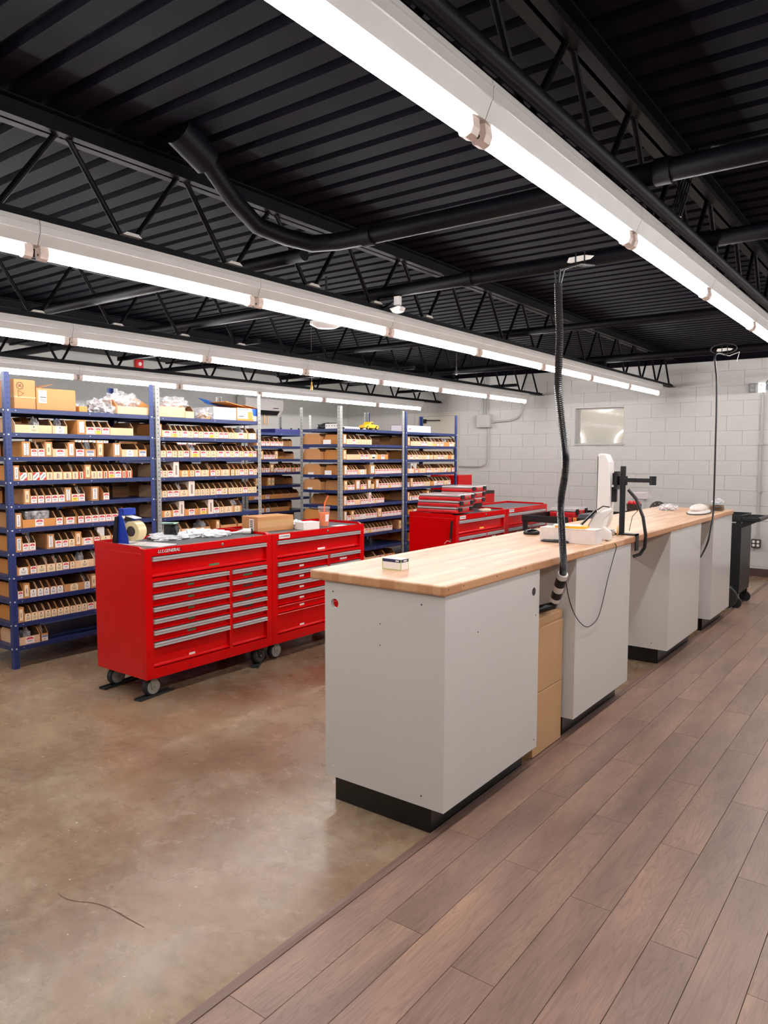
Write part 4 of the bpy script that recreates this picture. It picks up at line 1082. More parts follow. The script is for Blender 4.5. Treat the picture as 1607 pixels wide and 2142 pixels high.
for (fx, Y, zs, w, kind, cm, tw) in STUFF:
    for me, off in [(bin_mesh(w, cm), (0, 0, 0))] + ([(tag_mesh(kind, tw), (0.0003, 0, 0.001))] if kind != 'n' else []):
        n = len(m.v); m.v += [(v.co.x + fx + off[0], v.co.y + Y, v.co.z + zs + off[2]) for v in me.vertices]
        for p in me.polygons: m.face([n + i for i in p.vertices], mi_of(me.materials[p.material_index]))
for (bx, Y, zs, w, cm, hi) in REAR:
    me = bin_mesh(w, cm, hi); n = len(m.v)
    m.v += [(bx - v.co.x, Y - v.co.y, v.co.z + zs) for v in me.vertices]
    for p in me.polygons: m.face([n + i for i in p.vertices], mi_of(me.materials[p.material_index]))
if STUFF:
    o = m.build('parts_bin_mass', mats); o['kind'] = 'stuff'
    tag(o, 'many cardboard parts bins packed on the racks facing the back aisle', 'bins')
# ================================================================== CARTONS AND LOOSE THINGS
def footprint(L, Mi, R, z):
    """corner at Mi, long direction towards R, depth towards L (squared up)"""
    a, b, c = on(*L, 'z', z), on(*Mi, 'z', z), on(*R, 'z', z)
    d = (c - b); w = d.length; ang = math.atan2(d.y, d.x)
    n = Vector((-math.sin(ang), math.cos(ang), 0)); dep = (a - b).dot(n)
    return b, ang, w, dep
def carton_at(name, label, cat, loc, ang, w, d, h, m, seam=True, bevel=0.002):
    """box along local +x (w) and +y (d) from loc"""
    t = thing(name, label, cat, tuple(loc), ang)
    y0, y1 = (0, d) if d > 0 else (d, 0)
    MB().box(0, w, y0, y1, 0, h).build('carton_body', m, t, bevel=bevel)
    if seam:
        ym = (y0 + y1) / 2
        MB().box(0.004, w - 0.004, ym - 0.024, ym + 0.024, h, h + 0.0006).build('packing_tape', mat('packing_tape', srgb(206, 166, 118), rough=0.25), t)
    return t
def face_patch(t, name, m, x0, x1, y, z0, z1):
    return MB().quad((x0, y, z0), (x1, y, z0), (x1, y, z1), (x0, y, z1)).build(name, m, t)

# ---- on top of the two-carton rack (faces look to +x: use boxes in y)
ZT = 1.916 + 0.015
def rack_box(name, label, px0, px1, ytop, m, depth, X=RX1 - 0.02, z=ZT, cat='carton', ypx=None, bevel=0.006):
    ya, yb = y_at(px0, X, z + 0.05), y_at(px1, X, z + 0.05)
    h = z_at((px0 + px1) / 2, ytop, X, (ya + yb) / 2) - z
    t = thing(name, label, cat, (X, ya, z))
    MB().box(-depth, 0, 0, yb - ya, 0, h).build('carton_body', m, t, bevel=bevel)
    return t, yb - ya, h
big = mat('tan_carton', srgb(190, 130, 82), rough=0.8, noise=0.05, nscale=4)
t, w, h = rack_box('carton', 'tall brown carton with recycling marks on top of blue rack', 30, 75, 794, big, 0.32)
MB().box(0.0004, 0.0012, 0.0, w, h * 0.38, h * 0.42).box(-0.2, 0.0004, -0.0012, -0.0003, h * 0.38, h * 0.50).build('packing_tape', mat('shiny_tape', srgb(206, 156, 108), rough=0.2), t)
for (cz, r, n) in ((h * 0.78, 0.026, 8), (h * 0.52, 0.028, 3)):
    cy = w * 0.27
    pts = [(0.0015, cy + r * math.cos(2 * math.pi * i / n), cz + r * math.sin(2 * math.pi * i / n)) for i in range(n)]
    MB().tube(pts, 0.0022, 4, closed=True).build('printed_mark', ink, t)
    if n == 8: MB().tube([(0.0015, cy - 0.012, cz - 0.01), (0.0015, cy + 0.01, cz + 0.012)], 0.002, 4).tube([(0.0015, cy - 0.012, cz + 0.01), (0.0015, cy + 0.012, cz - 0.01)], 0.002, 4).build('printed_mark', ink, t)
t, w, h = rack_box('carton', 'wide brown carton with white shipping label on top of blue rack', 76.5, 159, 814, big, 0.4)
MB().quad((0.001, w * 0.05, h * 0.32), (0.001, w * 0.25, h * 0.32), (0.001, w * 0.25, h * 0.9), (0.001, w * 0.05, h * 0.9)).build('shipping_label', paper, t)
for i, (f0, f1, zz) in enumerate(((0.11, 0.2, 0.84), (0.11, 0.21, 0.79), (0.08, 0.19, 0.72), (0.08, 0.16, 0.65), (0.08, 0.24, 0.58), (0.08, 0.24, 0.56), (0.08, 0.17, 0.51), (0.08, 0.21, 0.45), (0.1, 0.22, 0.39))):
    MB().quad((0.0016, w * f0, h * zz), (0.0016, w * f1, h * zz), (0.0016, w * f1, h * (zz + 0.02)), (0.0016, w * f0, h * (zz + 0.02))).build('label_line', ink, t)
MB().prism([(w * 0.1, h), (w * 0.45, h + 0.035), (w * 0.45, h + 0.038), (w * 0.1, h + 0.003)], 'x', -0.25, -0.02).build('open_flap', big, t)
t, w, h = rack_box('carton', 'small orange carton beside the wide labelled carton', 166, 183, 850, card3, 0.2)
t, w, h = rack_box('tray_carton', 'low pale carton heaped with bagged parts near the middle post', 246, 314, 851, card2, 0.36)
MB().prism([(w * 0.0, h), (-0.03, h + 0.05), (-0.028, h + 0.052), (w * 0.03, h)], 'x', -0.3, -0.02).build('open_flap', card3, t)
def bag(label, X, Y, z, sx, sy, sz, seed, m=None, rotz=0.0, name='parts_bag', core=None):
    t = thing(name, label, 'bag', (X, Y, z), rotz)
    if core is not None:
        crumple('bag_contents', sx * 0.78, sy * 0.8, sz * 0.7, seed + 9, core, t, amp=0.5, sub=3, fscale=4)
    crumple('bag_film', sx, sy, sz, seed, m or film, t, sub=4, amp=0.4, fscale=2.6)
    return t
greyparts = mat('mixed_dark_parts', srgb(120, 104, 100), rough=0.5, noise=0.5, nscale=30)
pinkparts = mat('mixed_pale_parts', srgb(200, 180, 172), rough=0.5, noise=0.4, nscale=25)
ym = (y_at(246, RX1, ZT) + y_at(314, RX1, ZT)) / 2
bag('heap of clear bagged parts in the low pale carton', RX1 - 0.2, ym, ZT + h + 0.001, 0.13, 0.16, 0.085, 1, core=pinkparts)
bag('clear bag of red and dark parts with yellow end on blue rack', RX1 - 0.13, y_at(208, RX1 - 0.13, ZT), ZT, 0.11, 0.105, 0.085, 2, core=greyparts)
bag('small clear bag behind the wide labelled carton', RX1 - 0.22, y_at(168, RX1 - 0.2, ZT), ZT, 0.07, 0.06, 0.055, 3)
# second bay top shelf
ZT2 = 1.910 + 0.015
t, w, h2 = rack_box('tray_carton', 'open pale carton stuffed with bags beside the galvanised post', 332, 388, 851, card2, 0.36, z=ZT2)
MB().prism([(-0.02, h2 + 0.10), (w * 0.55, h2 + 0.02), (w * 0.55, h2), (-0.02, h2)], 'x', -0.355, -0.350).build('open_flap', card3, t)
bag('white and blue bags stuffed in the open pale carton', RX1 - 0.19, y_at(360, RX1 - 0.19, ZT2), ZT2 + h2 + 0.001, 0.12, 0.15, 0.07, 4, core=pinkparts)
bag('clear bag with yellow-tipped parts on the shelf top', RX1 - 0.14, y_at(433, RX1 - 0.14, ZT2), ZT2, 0.10, 0.10, 0.07, 5, core=yellow_m)
t, w, h = rack_box('wrapped_carton', 'grey carton wrapped in shiny clear film', 447, 495, 852, mat('grey_carton', srgb(190, 190, 190), rough=0.3, bump=0.3, bscale=18), 0.3, z=ZT2)
for i in range(7):
    a = i * 0.9; MB().tube([(0.002, w * 0.35, h * 0.5), (0.003, w * 0.35 + 0.13 * math.cos(a), min(max(h * 0.5 + 0.1 * math.sin(a), 0.004), h - 0.004))], 0.0016, 4).build('film_crease', white_pl, t)
t, w, h = rack_box('printed_carton', 'open blue and white printed carton with orange sticker', 496, 542, 854, card3, 0.36, z=ZT2)
MB().quad((0.001, 0.004, h * 0.17), (0.001, w * 0.75, h * 0.17), (0.001, w * 0.75, h * 0.97), (0.001, 0.004, h * 0.97)).build('white_print', paper, t)
MB().quad((0.0012, w * 0.72, h * 0.42), (0.0012, w - 0.003, h * 0.42), (0.0012, w - 0.003, h * 0.98), (0.0012, w * 0.66, h * 0.98)).build('blue_print', blue_prt, t)
MB().quad((0.0012, w * 0.76, h * 0.02), (0.0012, w - 0.003, h * 0.02), (0.0012, w - 0.003, h * 0.41), (0.0012, w * 0.76, h * 0.41)).build('white_print', paper, t)
MB().quad((0.0018, w * 0.47, h * 0.05), (0.0018, w * 0.7, h * 0.05), (0.0018, w * 0.7, h * 0.72), (0.0018, w * 0.47, h * 0.72)).build('orange_sticker', orange_pl, t)
for zz, f1 in ((0.88, 0.6), (0.82, 0.5), (0.35, 0.3), (0.31, 0.3)): MB().quad((0.002, w * 0.06, h * zz), (0.002, w * f1, h * zz), (0.002, w * f1, h * (zz + 0.035)), (0.002, w * 0.06, h * (zz + 0.035))).build('print_line', ink, t)
MB().quad((-0.36, -0.18, h + 0.10), (-0.36, 0.10, h + 0.06), (-0.2, 0.10, h + 0.01), (-0.2, -0.2, h + 0.03)).build('blue_flap', blue_prt, t)
MB().prism([(-0.12, h + 0.055), (w * 0.7, h + 0.003), (w * 0.7, h + 0.0), (-0.12, h + 0.05)], 'x', -0.34, -0.02).build('open_flap', card3, t)
MB().prism([(w * 0.35, h + 0.03), (w, h + 0.003), (w, h), (w * 0.35, h + 0.027)], 'x', -0.1, 0.0).build('open_flap', card3, t)
# silver pack and bags sitting in bins
silver = mat('silver_black_film', srgb(170, 168, 170), rough=0.18, metal=0.3, noise=0.7, nscale=30, bump=0.6, bscale=40)
zs = 1.916 - STEP * 5 + 0.015 + 0.004
ya, yb = y_at(49, RX1 - 0.08, zs), y_at(101, RX1 - 0.08, zs)
o = MB().box(-0.05, 0.05, 0, yb - ya, 0, 0.118).build('film_pack', silver, bevel=0.012, seg=3, loc=(RX1 - 0.10, ya, zs)); tag(o, 'silver and black film-wrapped pack standing in a wide bin', 'pack')
random.seed(21)
BAGS = [('A1', 1, 70, 0.04), ('A1', 1, 128, 0.03), ('A1', 2, 70, 0.022), ('A1', 2, 188, 0.03), ('A1', 3, 137, 0.03), ('A1', 3, 259, 0.02), ('A1', 4, 171, 0.02), ('A1', 5, 195, 0.022), ('A1', 6, 72, 0.022), ('A1', 7, 90, 0.022), ('A1', 7, 108, 0.024), ('A1', 7, 165, 0.035), ('A1', 7, 188, 0.035), ('A1', 8, 182, 0.022), ('A1', 10, 52, 0.04), ('A1', 10, 72, 0.04),
        ('A2', 1, 352, 0.04), ('A2', 1, 385, 0.03), ('A2', 1, 500, 0.04), ('A2', 2, 345, 0.028), ('A2', 2, 388, 0.05), ('A2', 2, 466, 0.05), ('A2', 3, 424, 0.035), ('A2', 3, 505, 0.035), ('A2', 4, 366, 0.035), ('A2', 4, 505, 0.04), ('A2', 5, 455, 0.04), ('A2', 5, 478, 0.05), ('A2', 6, 418, 0.05),
        ('B1', 3, 765, 0.04), ('B1', 4, 803, 0.03), ('B1', 6, 778, 0.03), ('B2', 1, 893, 0.05), ('B2', 1, 925, 0.05), ('B2', 2, 865, 0.05), ('B2', 3, 880, 0.05), ('B2', 4, 900, 0.06)]
WH = {'A1': (1.916, 'the two-carton rack'), 'A2': (1.910, 'the rack with blue-white carton'), 'B1': (1.880, 'the toy-truck rack'), 'B2': (1.876, 'the long-white-tray rack')}
_bagme = [crumple('parts_bag', 1.2, 1, 1.15, 30 + i, film, sub=3, amp=0.5, fscale=2.4) for i in range(4)]
_bagin = [crumple('bag_contents', 0.95, 0.8, 0.85, 40 + i, [greyparts, pinkparts][i % 2], sub=2, amp=0.5, fscale=3) for i in range(4)]
for i, (rk, k, px, s) in enumerate(BAGS):
    zt_, where = WH[rk]; zs = zt_ - STEP * k + 0.015 + 0.003
    X = RX1 - 0.012 - 0.09
    Y = y_at(px, X, zs + 0.06)
    near = [(abs(q[2] - Y), q) for q in PLACED if q[0] == where and q[1] == k]
    if near:
        _, q = min(near, key=lambda a: a[0])
        Y = min(max(Y, q[2] - q[3] / 2 + s), q[2] + q[3] / 2 - s) if q[3] > 2 * s else q[2]
        s = min(s, q[3] / 2 - 0.004)
    o = obj('parts_bag', _bagme[i % 4].data, loc=(X, Y, zs)); o.scale = (max(s, 0.03) * 1.3, s * 0.75, 0.066)
    c = obj('bag_contents', _bagin[i % 4].data, o)
    tag(o, 'clear bag of parts in a bin, %s shelf of %s' % (ORD[k], where), 'bag', 'bags of parts on %s shelf of %s' % (ORD[k], where))
for o in _bagme + _bagin: bpy.data.objects.remove(o)
# things on the truck rack tops
ZB = 1.880 + 0.015
p = on(771, 899, 'x', RX1 - 0.06)
t = thing('toy_truck', 'yellow toy pickup truck on top of galvanised rack', 'toy', (RX1 - 0.07, y_at(772, RX1 - 0.07, ZB), ZB))
MB().prism([(-0.135, 0.02), (-0.13, 0.055), (-0.06, 0.062), (-0.03, 0.095), (0.025, 0.098), (0.04, 0.062), (0.125, 0.06), (0.135, 0.045), (0.135, 0.02)], 'x', -0.05, 0.05).build('body', yellow_m, t, bevel=0.008)
MB().box(0.0503, 0.0515, -0.02, -0.002, 0.066, 0.088).box(0.0503, 0.0515, 0.004, 0.022, 0.066, 0.088).build('side_window', blk, t)
for y in (-0.085, 0.09):
    for x in (-0.045, 0.045):
        w_ = MB().lathe([(0.01, -0.010), (0.024, -0.010), (0.026, 0), (0.024, 0.010), (0.01, 0.010)], (x, y, 0.026), 14, 'x').build('wheel', blk, t)
        MB().lathe([(0.014, -0.0115), (0.014, 0.0115)], (x, y, 0.026), 12, 'x').build('hub_cap', yellow_m, w_)
for (px0, px1, X, h, lab) in ((676, 708, None, 0.06, 'white perforated shelf strip lying along the end of galvanised rack'), (722, 840, RX0 + 0.1, 0.055, 'long white perforated shelf strip behind the toy truck')):
    if X is None:
        xa, xb = on(676, 895, 'y', 6.46).x, -5.47
        t = thing('perforated_strip', lab, 'strip', (xa, 6.50, ZB)); L = xb - xa
        MB().box(0, L, 0, 0.003, 0, h).build('plate', white_pl, t)
        for i in range(int(L / 0.04)): MB().box(0.02 + i * 0.04 - 0.005, 0.02 + i * 0.04 + 0.005, -0.0006, 0, h * 0.5, h * 0.7).build('slot', ink, t)
    else:
        ya, yb = 6.60, 7.58
        t = thing('perforated_strip', lab, 'strip', (X, ya, ZB)); L = yb - ya
        MB().box(0, 0.003, 0, L, 0, h).build('plate', white_pl, t)
        for i in range(int(L / 0.04)): MB().box(0.003, 0.0036, 0.02 + i * 0.04 - 0.005, 0.02 + i * 0.04 + 0.005, h * 0.5, h * 0.7).build('slot', ink, t)
crumple('cloth_bag', 0.17, 0.13, 0.055, 51, mat('black_cloth', srgb(38, 38, 40), rough=0.85), loc=(-5.80, 6.70, ZB), amp=0.3)
tag(bpy.context.scene.objects['cloth_bag'], 'black cloth bag lying on top of galvanised rack', 'bag')
p0, p1 = y_at(852, RX1 - 0.03, ZB), y_at(901, RX1 - 0.03, ZB)
t = thing('white_tray', 'long white plastic tray on top of the blue-post rack', 'tray', (RX1 - 0.03, p0, 1.876 + 0.015))
MB().box(-0.25, 0, 0, p1 - p0, 0, 0.004).box(-0.004, 0, 0, p1 - p0, 0.0042, 0.085).box(-0.25, -0.246, 0, p1 - p0, 0.0042, 0.085).box(-0.246, -0.004, 0, 0.004, 0.0042, 0.085).box(-0.246, -0.004, p1 - p0 - 0.004, p1 - p0, 0.0042, 0.085).build('tray_body', mat('pale_lilac_plastic', srgb(228, 216, 226), rough=0.4), t)
MB().box(0, 0.001, 0.03, 0.09, 0.03, 0.05).build('printed_mark', ink_l, t)
t = thing('blue_tray', 'blue plastic tray on top of the rack beyond the aisle gap', 'tray', (CXF - 0.25, 7.15, 1.873 + 0.015))
MB().box(-0.18, 0.18, 0, 0.55, 0, 0.06).build('tray_body', mat('deep_blue_plastic', srgb(22, 26, 92), rough=0.4), t, bevel=0.006)
for y in (0.1, 0.3, 0.45): MB().box(0.17, 0.19, y, y + 0.02, 0.0601, 0.075).build('lug', blk, t)
# label printer boxes in the second blue-post shelf
for i, (a, b) in enumerate(((853, 858), (859, 866))):
    zs = 1.876 - STEP * 3 + 0.015 + 0.004
    ya, yb = y_at(a, RX1 - 0.10, zs + 0.1), y_at(b, RX1 - 0.10, zs + 0.1)
    o = MB().box(-0.05, 0.05, 0, max(0.03, yb - ya - 0.004), 0, 0.122).build('white_carton', paper, bevel=0.002, loc=(RX1 - 0.10, ya, zs)); tag(o, 'small white carton standing in a bin of the long-white-tray rack', 'carton', 'white cartons in a bin')

# ================================================================== ON THE NEAR RED CABINETS
ZM = 0.004 + RZ1 - 0.006
# tape dispenser
t = thing('tape_dispenser', 'blue tape dispenser with wide clear roll on red cabinet', 'tape dispenser', (-4.40, 2.935, ZM), 0.25)
MB().prism([(-0.08, 0), (0.08, 0), (0.07, 0.012), (0.03, 0.17), (0.0, 0.205), (-0.03, 0.19), (-0.045, 0.12), (-0.07, 0.02)], 'y', -0.030, -0.024).build('side_plate', blue_pl, t)
MB().box(-0.10, 0.10, -0.032, 0.11, 0.0, 0.008).build('base_plate', white_pl, t)
MB().prism([(-0.06, 0.009), (-0.02, 0.009), (-0.01, 0.19), (-0.03, 0.19)], 'y', -0.045, -0.031).build('side_frame', blk, t)
MB().prism([(0.0, 0.009), (0.05, 0.009), (0.04, 0.12), (0.012, 0.2)], 'y', -0.023, -0.016).build('side_web', mat('beige_plastic', srgb(210, 200, 176), rough=0.4), t)
r_ = MB()
N = 32
for (ra, rb, ya, yb) in ((0.036, 0.068, -0.012, 0.066),):
    prof = [(ra, ya), (rb, ya), (rb, yb), (ra, yb)]
    base = len(r_.v)
    for (rr, hh) in prof:
        for k in range(N):
            a = 2 * math.pi * k / N; r_.v.append((rr * math.cos(a), hh, rr * math.sin(a)))
    for i in range(4):
        for k in range(N):
            j = (k + 1) % N; r_.face((base + i * N + k, base + i * N + j, base + ((i + 1) % 4) * N + j, base + ((i + 1) % 4) * N + k), 0, i in (1, 3))
r_.build('tape_roll', tape_m, t, loc=(0.075, 0.0, 0.092))
MB().lathe([(0.012, -0.014), (0.034, -0.013), (0.034, 0.064), (0.012, 0.067)], (0.075, 0.0, 0.092), 16, 'y').build('roll_hub', fan_grey, t)
MB().lathe([(0.012, -0.02), (0.022, -0.02), (0.022, 0.085), (0.012, 0.085)], (0.0, 0.0, 0.215), 14, 'y').build('guide_roller', blue_pl, t)
MB().box(-0.02, 0.03, -0.025, 0.088, 0.236, 0.244).box(0.025, 0.032, -0.025, 0.088, 0.20, 0.236).build('cutter_frame', blue_pl, t)
MB().prism([(0.0, 0.20), (0.10, 0.178), (0.10, 0.176), (0.0, 0.196)], 'y', 0.0, 0.07).build('tape_tail', paper, t)
MB().box(-0.03, 0.03, 0.088, 0.092, 0.16, 0.235).build('cutter_plate', blue_pl, t)
MB().box(-0.01, 0.012, 0.0, 0.07, 0.155, 0.175).build('felt_pad', blk, t)
o = MB().box(-0.12, 0.16, -0.05, 0.12, 0, 0.004).build('wood_sheet', white_pl, loc=(-4.24, 3.0, ZM), rot=0.2)
tag(o, 'flat sheet of white printed packaging beside the tape dispenser', 'sheet')
o = obj('box_on_shelf', MB().box(-0.02, 0.02, -0.032, 0.032, 0, 0.095).mesh('white_carton', paper), loc=(RX1 - 0.02, y_at(214, RX1 - 0.02, 0.95), 1.916 - STEP * 6 + 0.015 + 0.08)); o.name = 'white_carton'
o.location.z = 1.916 - STEP * 6 + 0.015 + 0.004; o.location.x = RX1 - 0.06; o.scale.z = 1.35
tag(o, 'slim white carton standing in a bin behind the tape dispenser', 'carton')
# white bag with camera unit
white_film = mat('white_film', srgb(228, 228, 230), rough=0.25, bump=0.9, bscale=28, noise=0.1)
for i, (x, y, sx, sy, sz, lab) in enumerate(((-4.43, 3.33, 0.12, 0.15, 0.035, 'flat white plastic bag under the black camera unit'), (-4.40, 3.56, 0.10, 0.13, 0.040, 'crumpled white printed bag in the middle of red cabinet'), (-4.28, 3.64, 0.07, 0.12, 0.034, 'small shiny clear bag with printed strip on red cabinet'))):
    o = crumple('plastic_bag', sx, sy, sz, 60 + i, white_film, loc=(x, y, ZM), amp=0.3); tag(o, lab, 'bag')
    MB().quad((-0.03, -0.05, 0), (-0.03, 0.05, 0), (-0.015, 0.05, 0.004), (-0.015, -0.05, 0.004)).build('printed_strip', ink, o, loc=(sx * 0.5, 0, sz * 1.15))
t = thing('camera_unit', 'black round-lens unit with grey bracket and mint paper on bag', 'device', (-4.38, 3.30, ZM + 0.036), -0.95)
MB().box(-0.035, 0.035, -0.04, -0.03, 0, 0.075).build('bracket', galv, t)
MB().box(-0.04, 0.04, -0.028, 0.02, 0.004, 0.075).build('body', blk, t, bevel=0.005)
MB().lathe([(0.010, 0.0), (0.040, 0.0), (0.042, 0.03), (0.036, 0.036), (0.010, 0.030)], (0, 0.021, 0.038), 20, 'y').build('lens', blk, t)
MB().prism([(-0.06, 0.080), (0.05, 0.078), (0.07, 0.090), (0.05, 0.083), (-0.04, 0.086)], 'y', -0.06, 0.05).build('mint_paper', mint, t)
t = thing('utility_brush', 'white and black handled tool lying near the cabinet edge', 'tool', (-4.24, 3.87, ZM + 0.022), 0.9)
MB().tube([(-0.16, 0, -0.016), (-0.05, 0, -0.008), (0.0, 0, 0.0)], [0.006, 0.009, 0.016], 10).build('nozzle', white_pl, t)
MB().tube([(0.0, 0, 0.0), (0.06, 0, 0.0)], 0.022, 14).build('barrel', white_pl, t)
MB().tube([(0.06, 0, 0.0), (0.075, 0, 0.0)], 0.0225, 14).build('end_cap', blk, t)
# second cabinet
t = carton_at('carton', 'long taped brown carton on the second red cabinet', 'carton', (-4.245, 4.03, ZM), math.radians(83), 0.36, 0.21, 0.118, card, False)
MB().box(-0.0012, -0.0004, 0.05, 0.11, 0.012, 0.10).build('shipping_label', paper, t)
for i in range(5): MB().box(-0.0016, -0.0013, 0.062, 0.098, 0.02 + i * 0.015, 0.028 + i * 0.015).build('label_line', ink, t)
MB().box(-0.0006, 0.3606, -0.0012, -0.0002, 0.03, 0.088).build('packing_tape', mat('glossy_tape', srgb(204, 158, 112), rough=0.15, bump=0.6, bscale=20), t)
t = carton_at('white_box', 'small white lidded box beside the orange drink', 'box', (-4.075, 4.375, ZM), math.radians(83), 0.17, 0.11, 0.055, paper, False)
MB().box(-0.002, 0.172, -0.002, 0.112, 0.0552, 0.060).build('lid', paper, t)
o = crumple('plastic_bag', 0.06, 0.07, 0.045, 71, white_film, loc=(-4.27, 4.50, ZM), amp=0.3); tag(o, 'white crumpled bag between carton and white box', 'bag')
t = thing('drink_cup', 'clear plastic cup of orange drink with bent orange straw', 'cup', (-4.16, 4.72, ZM))
MB().lathe([(0.036, 0.0), (0.037, 0.002), (0.048, 0.115), (0.0005, 0.116)], (0, 0, 0.004), 22).build('orange_drink', orange_dr, t)
cupb = MB()
prof = [(0.0375, 0.0), (0.0515, 0.155), (0.053, 0.155), (0.053, 0.163), (0.051, 0.165)]
base = 0
for (rr, hh) in prof:
    for k in range(22): cupb.v.append((rr * math.cos(2 * math.pi * k / 22), rr * math.sin(2 * math.pi * k / 22), hh))
for i in range(len(prof) - 1):
    for k in range(22):
        j = (k + 1) % 22; cupb.face((i * 22 + k, i * 22 + j, (i + 1) * 22 + j, (i + 1) * 22 + k), 0, True)
cupb.face(range(21, -1, -1), 0)
cupb.build('cup_wall', cup_m, t)
MB().lathe([(0.0535, 0.158), (0.0535, 0.168), (0.045, 0.172), (0.0005, 0.172)], (0, 0, 0), 22).build('lid', cup_m, t)
MB().tube([(0.0, 0.0, 0.05), (0.004, 0.004, 0.2), (0.015, 0.02, 0.235), (0.022, 0.03, 0.262)], 0.0058, 8).build('straw', straw_m, t)
lb = MB()
for i in range(4):
    a0, a1 = -0.25 + i * 0.2, -0.05 + i * 0.2
    f_ = lambda a, z: ((0.0385 + 0.014 * z / 0.155 + 0.0012) * math.cos(a), (0.0385 + 0.014 * z / 0.155 + 0.0012) * math.sin(a), z)
    lb.quad(f_(a0, 0.045), f_(a1, 0.045), f_(a1, 0.105), f_(a0, 0.105))
lb.build('sticker', paper, t, rot=-0.35)
o = MB().box(-0.03, 0.05, -0.05, 0.08, 0, 0.002).build('napkin', paper, loc=(-4.13, 4.755, ZM - 0.0)); tag(o, 'white paper napkin under the drink cup edge', 'napkin')
bpy.context.scene.objects['napkin'].location = (-4.10, 4.83, ZM)
# ================================================================== ON THE COUNTER
# small product box
b, ang, w, d = footprint((804.3, 1189), (839, 1193.7), (855.6, 1191), CZT)
t = thing('product_box', 'small white product box with navy band and lime edges', 'box', tuple(b), 0.0)
W_, D_, H_ = 0.105, 0.060, 0.050
MB().box(-W_, 0, 0, D_, 0, H_).build('carton_body', paper, t, bevel=0.001)
MB().box(-W_ - 0.0004, 0.0004, -0.0004, D_ + 0.0004, H_ * 0.70, H_ * 0.985).build('navy_band', navy, t)
for (x, y) in ((-W_, 0), (0, 0), (0, D_)): MB().box(x - 0.0015, x + 0.0008, y - 0.0008, y + 0.0015, 0.001, H_).build('lime_edge', green_m, t)
MB().box(-W_, 0.0006, -0.0008, 0.0006, 0.0, 0.0025).build('lime_edge', green_m, t)
MB().box(-0.03, -0.012, -0.0012, -0.0006, H_ * 0.78, H_ * 0.9).build('logo', white_pl, t)
MB().box(0.0006, 0.0012, 0.02, 0.045, H_ * 0.78, H_ * 0.9).build('logo', white_pl, t)
# mouse
t = thing('computer_mouse', 'black computer mouse on the worktop', 'mouse', (-2.13, 4.50, CZT), 0.5)
bm_ = crumple('mouse_shell', 0.055, 0.031, 0.026, 1, blk_gloss, t, amp=0.0, sub=3)
MB().lathe([(0.004, -0.008), (0.004, 0.008)], (-0.03, 0, 0.033), 8, 'y').build('wheel', fan_grey, t)
MB().tube([(0.05, 0.012, 0.01), (0.0, 0.028, 0.018), (-0.045, 0.018, 0.012)], 0.002, 5).build('silver_trim', steel, t)
# white shoe box with yellow pad
wbm = mat('white_worn_card', srgb(226, 214, 208), rough=0.7, noise=0.06, nscale=20)
t = thing('white_carton', 'long white carton with worn corner on the worktop', 'carton', (-1.575, 4.185, CZT), 0.0)
MB().box(-0.35, 0, 0, 0.115, 0, 0.083).build('carton_body', wbm, t, bevel=0.002)
MB().box(-0.351, 0.001, -0.001, 0.116, 0.0832, 0.089).build('lid', wbm, t, bevel=0.002)
t = thing('paper_pad', 'yellow notepad and loose papers on the white carton', 'notepad', (-1.74, 4.20, CZT + 0.0895), 0.1)
MB().box(-0.09, 0.09, 0, 0.10, 0, 0.012).build('yellow_pad', yellow_m, t)
MB().box(-0.10, 0.06, 0.0, 0.09, 0.0122, 0.016).build('paper_sheet', paper, t, rot=0.15)
t = thing('utility_knife', 'black ribbed utility knife lying by the white carton', 'knife', (-1.80, 4.155, CZT + 0.009), 0.05)
MB().tube([(-0.10, 0, 0), (-0.085, 0, 0.002), (0.05, 0, 0.002), (0.07, 0, 0), (0.075, 0, 0)], [0.004, 0.009, 0.009, 0.007, 0.004], 8).build('grip', blk, t)
for i in range(6): MB().box(-0.02 + i * 0.012, -0.015 + i * 0.012, -0.006, 0.006, 0.0095, 0.0125).build('rib', rubber, t)
# POS card stand
t = thing('card_reader_stand', 'white angular stand holding a dark card tablet', 'stand', (-1.68, 4.50, CZT), math.radians(-70))
MB().prism([(-0.10, 0.0), (0.09, 0.0), (0.085, 0.05), (0.035, 0.085), (0.03, 0.12), (0.09, 0.185), (0.08, 0.20), (-0.02, 0.16), (-0.055, 0.09), (-0.10, 0.01)], 'x', -0.045, 0.045).build('stand_body', white_pl, t, bevel=0.006)
MB().prism([(-0.125, 0.055), (-0.005, 0.185), (-0.012, 0.192), (-0.132, 0.062)], 'x', -0.075, 0.075).build('tablet', screen_off, t, bevel=0.003)
MB().tube([(0, -0.005, 0.185), (0.01, 0.03, 0.21), (0.01, 0.07, 0.205)], 0.004, 6).build('lead', blk, t)
# monitor on the pole
t = thing('monitor', 'white monitor seen edge-on in front of the black pole', 'monitor', (-1.80, 4.93, 1.115), math.radians(15))
H_ = 0.46
MB().prism([(-0.03, 0.0), (-0.028, 0.49), (-0.02, 0.495), (0.02, 0.49), (0.045, 0.44), (0.052, 0.25), (0.05, 0.06), (0.035, 0.0)], 'y', -0.17, 0.17).build('back_shell', white_pl, t, bevel=0.01, seg=3)
MB().box(-0.033, -0.0302, -0.16, 0.16, 0.012, 0.478).build('screen', screen_off, t)
MB().box(0.05, 0.085, -0.04, 0.04, 0.17, 0.27).build('mount_plate', blk, t)
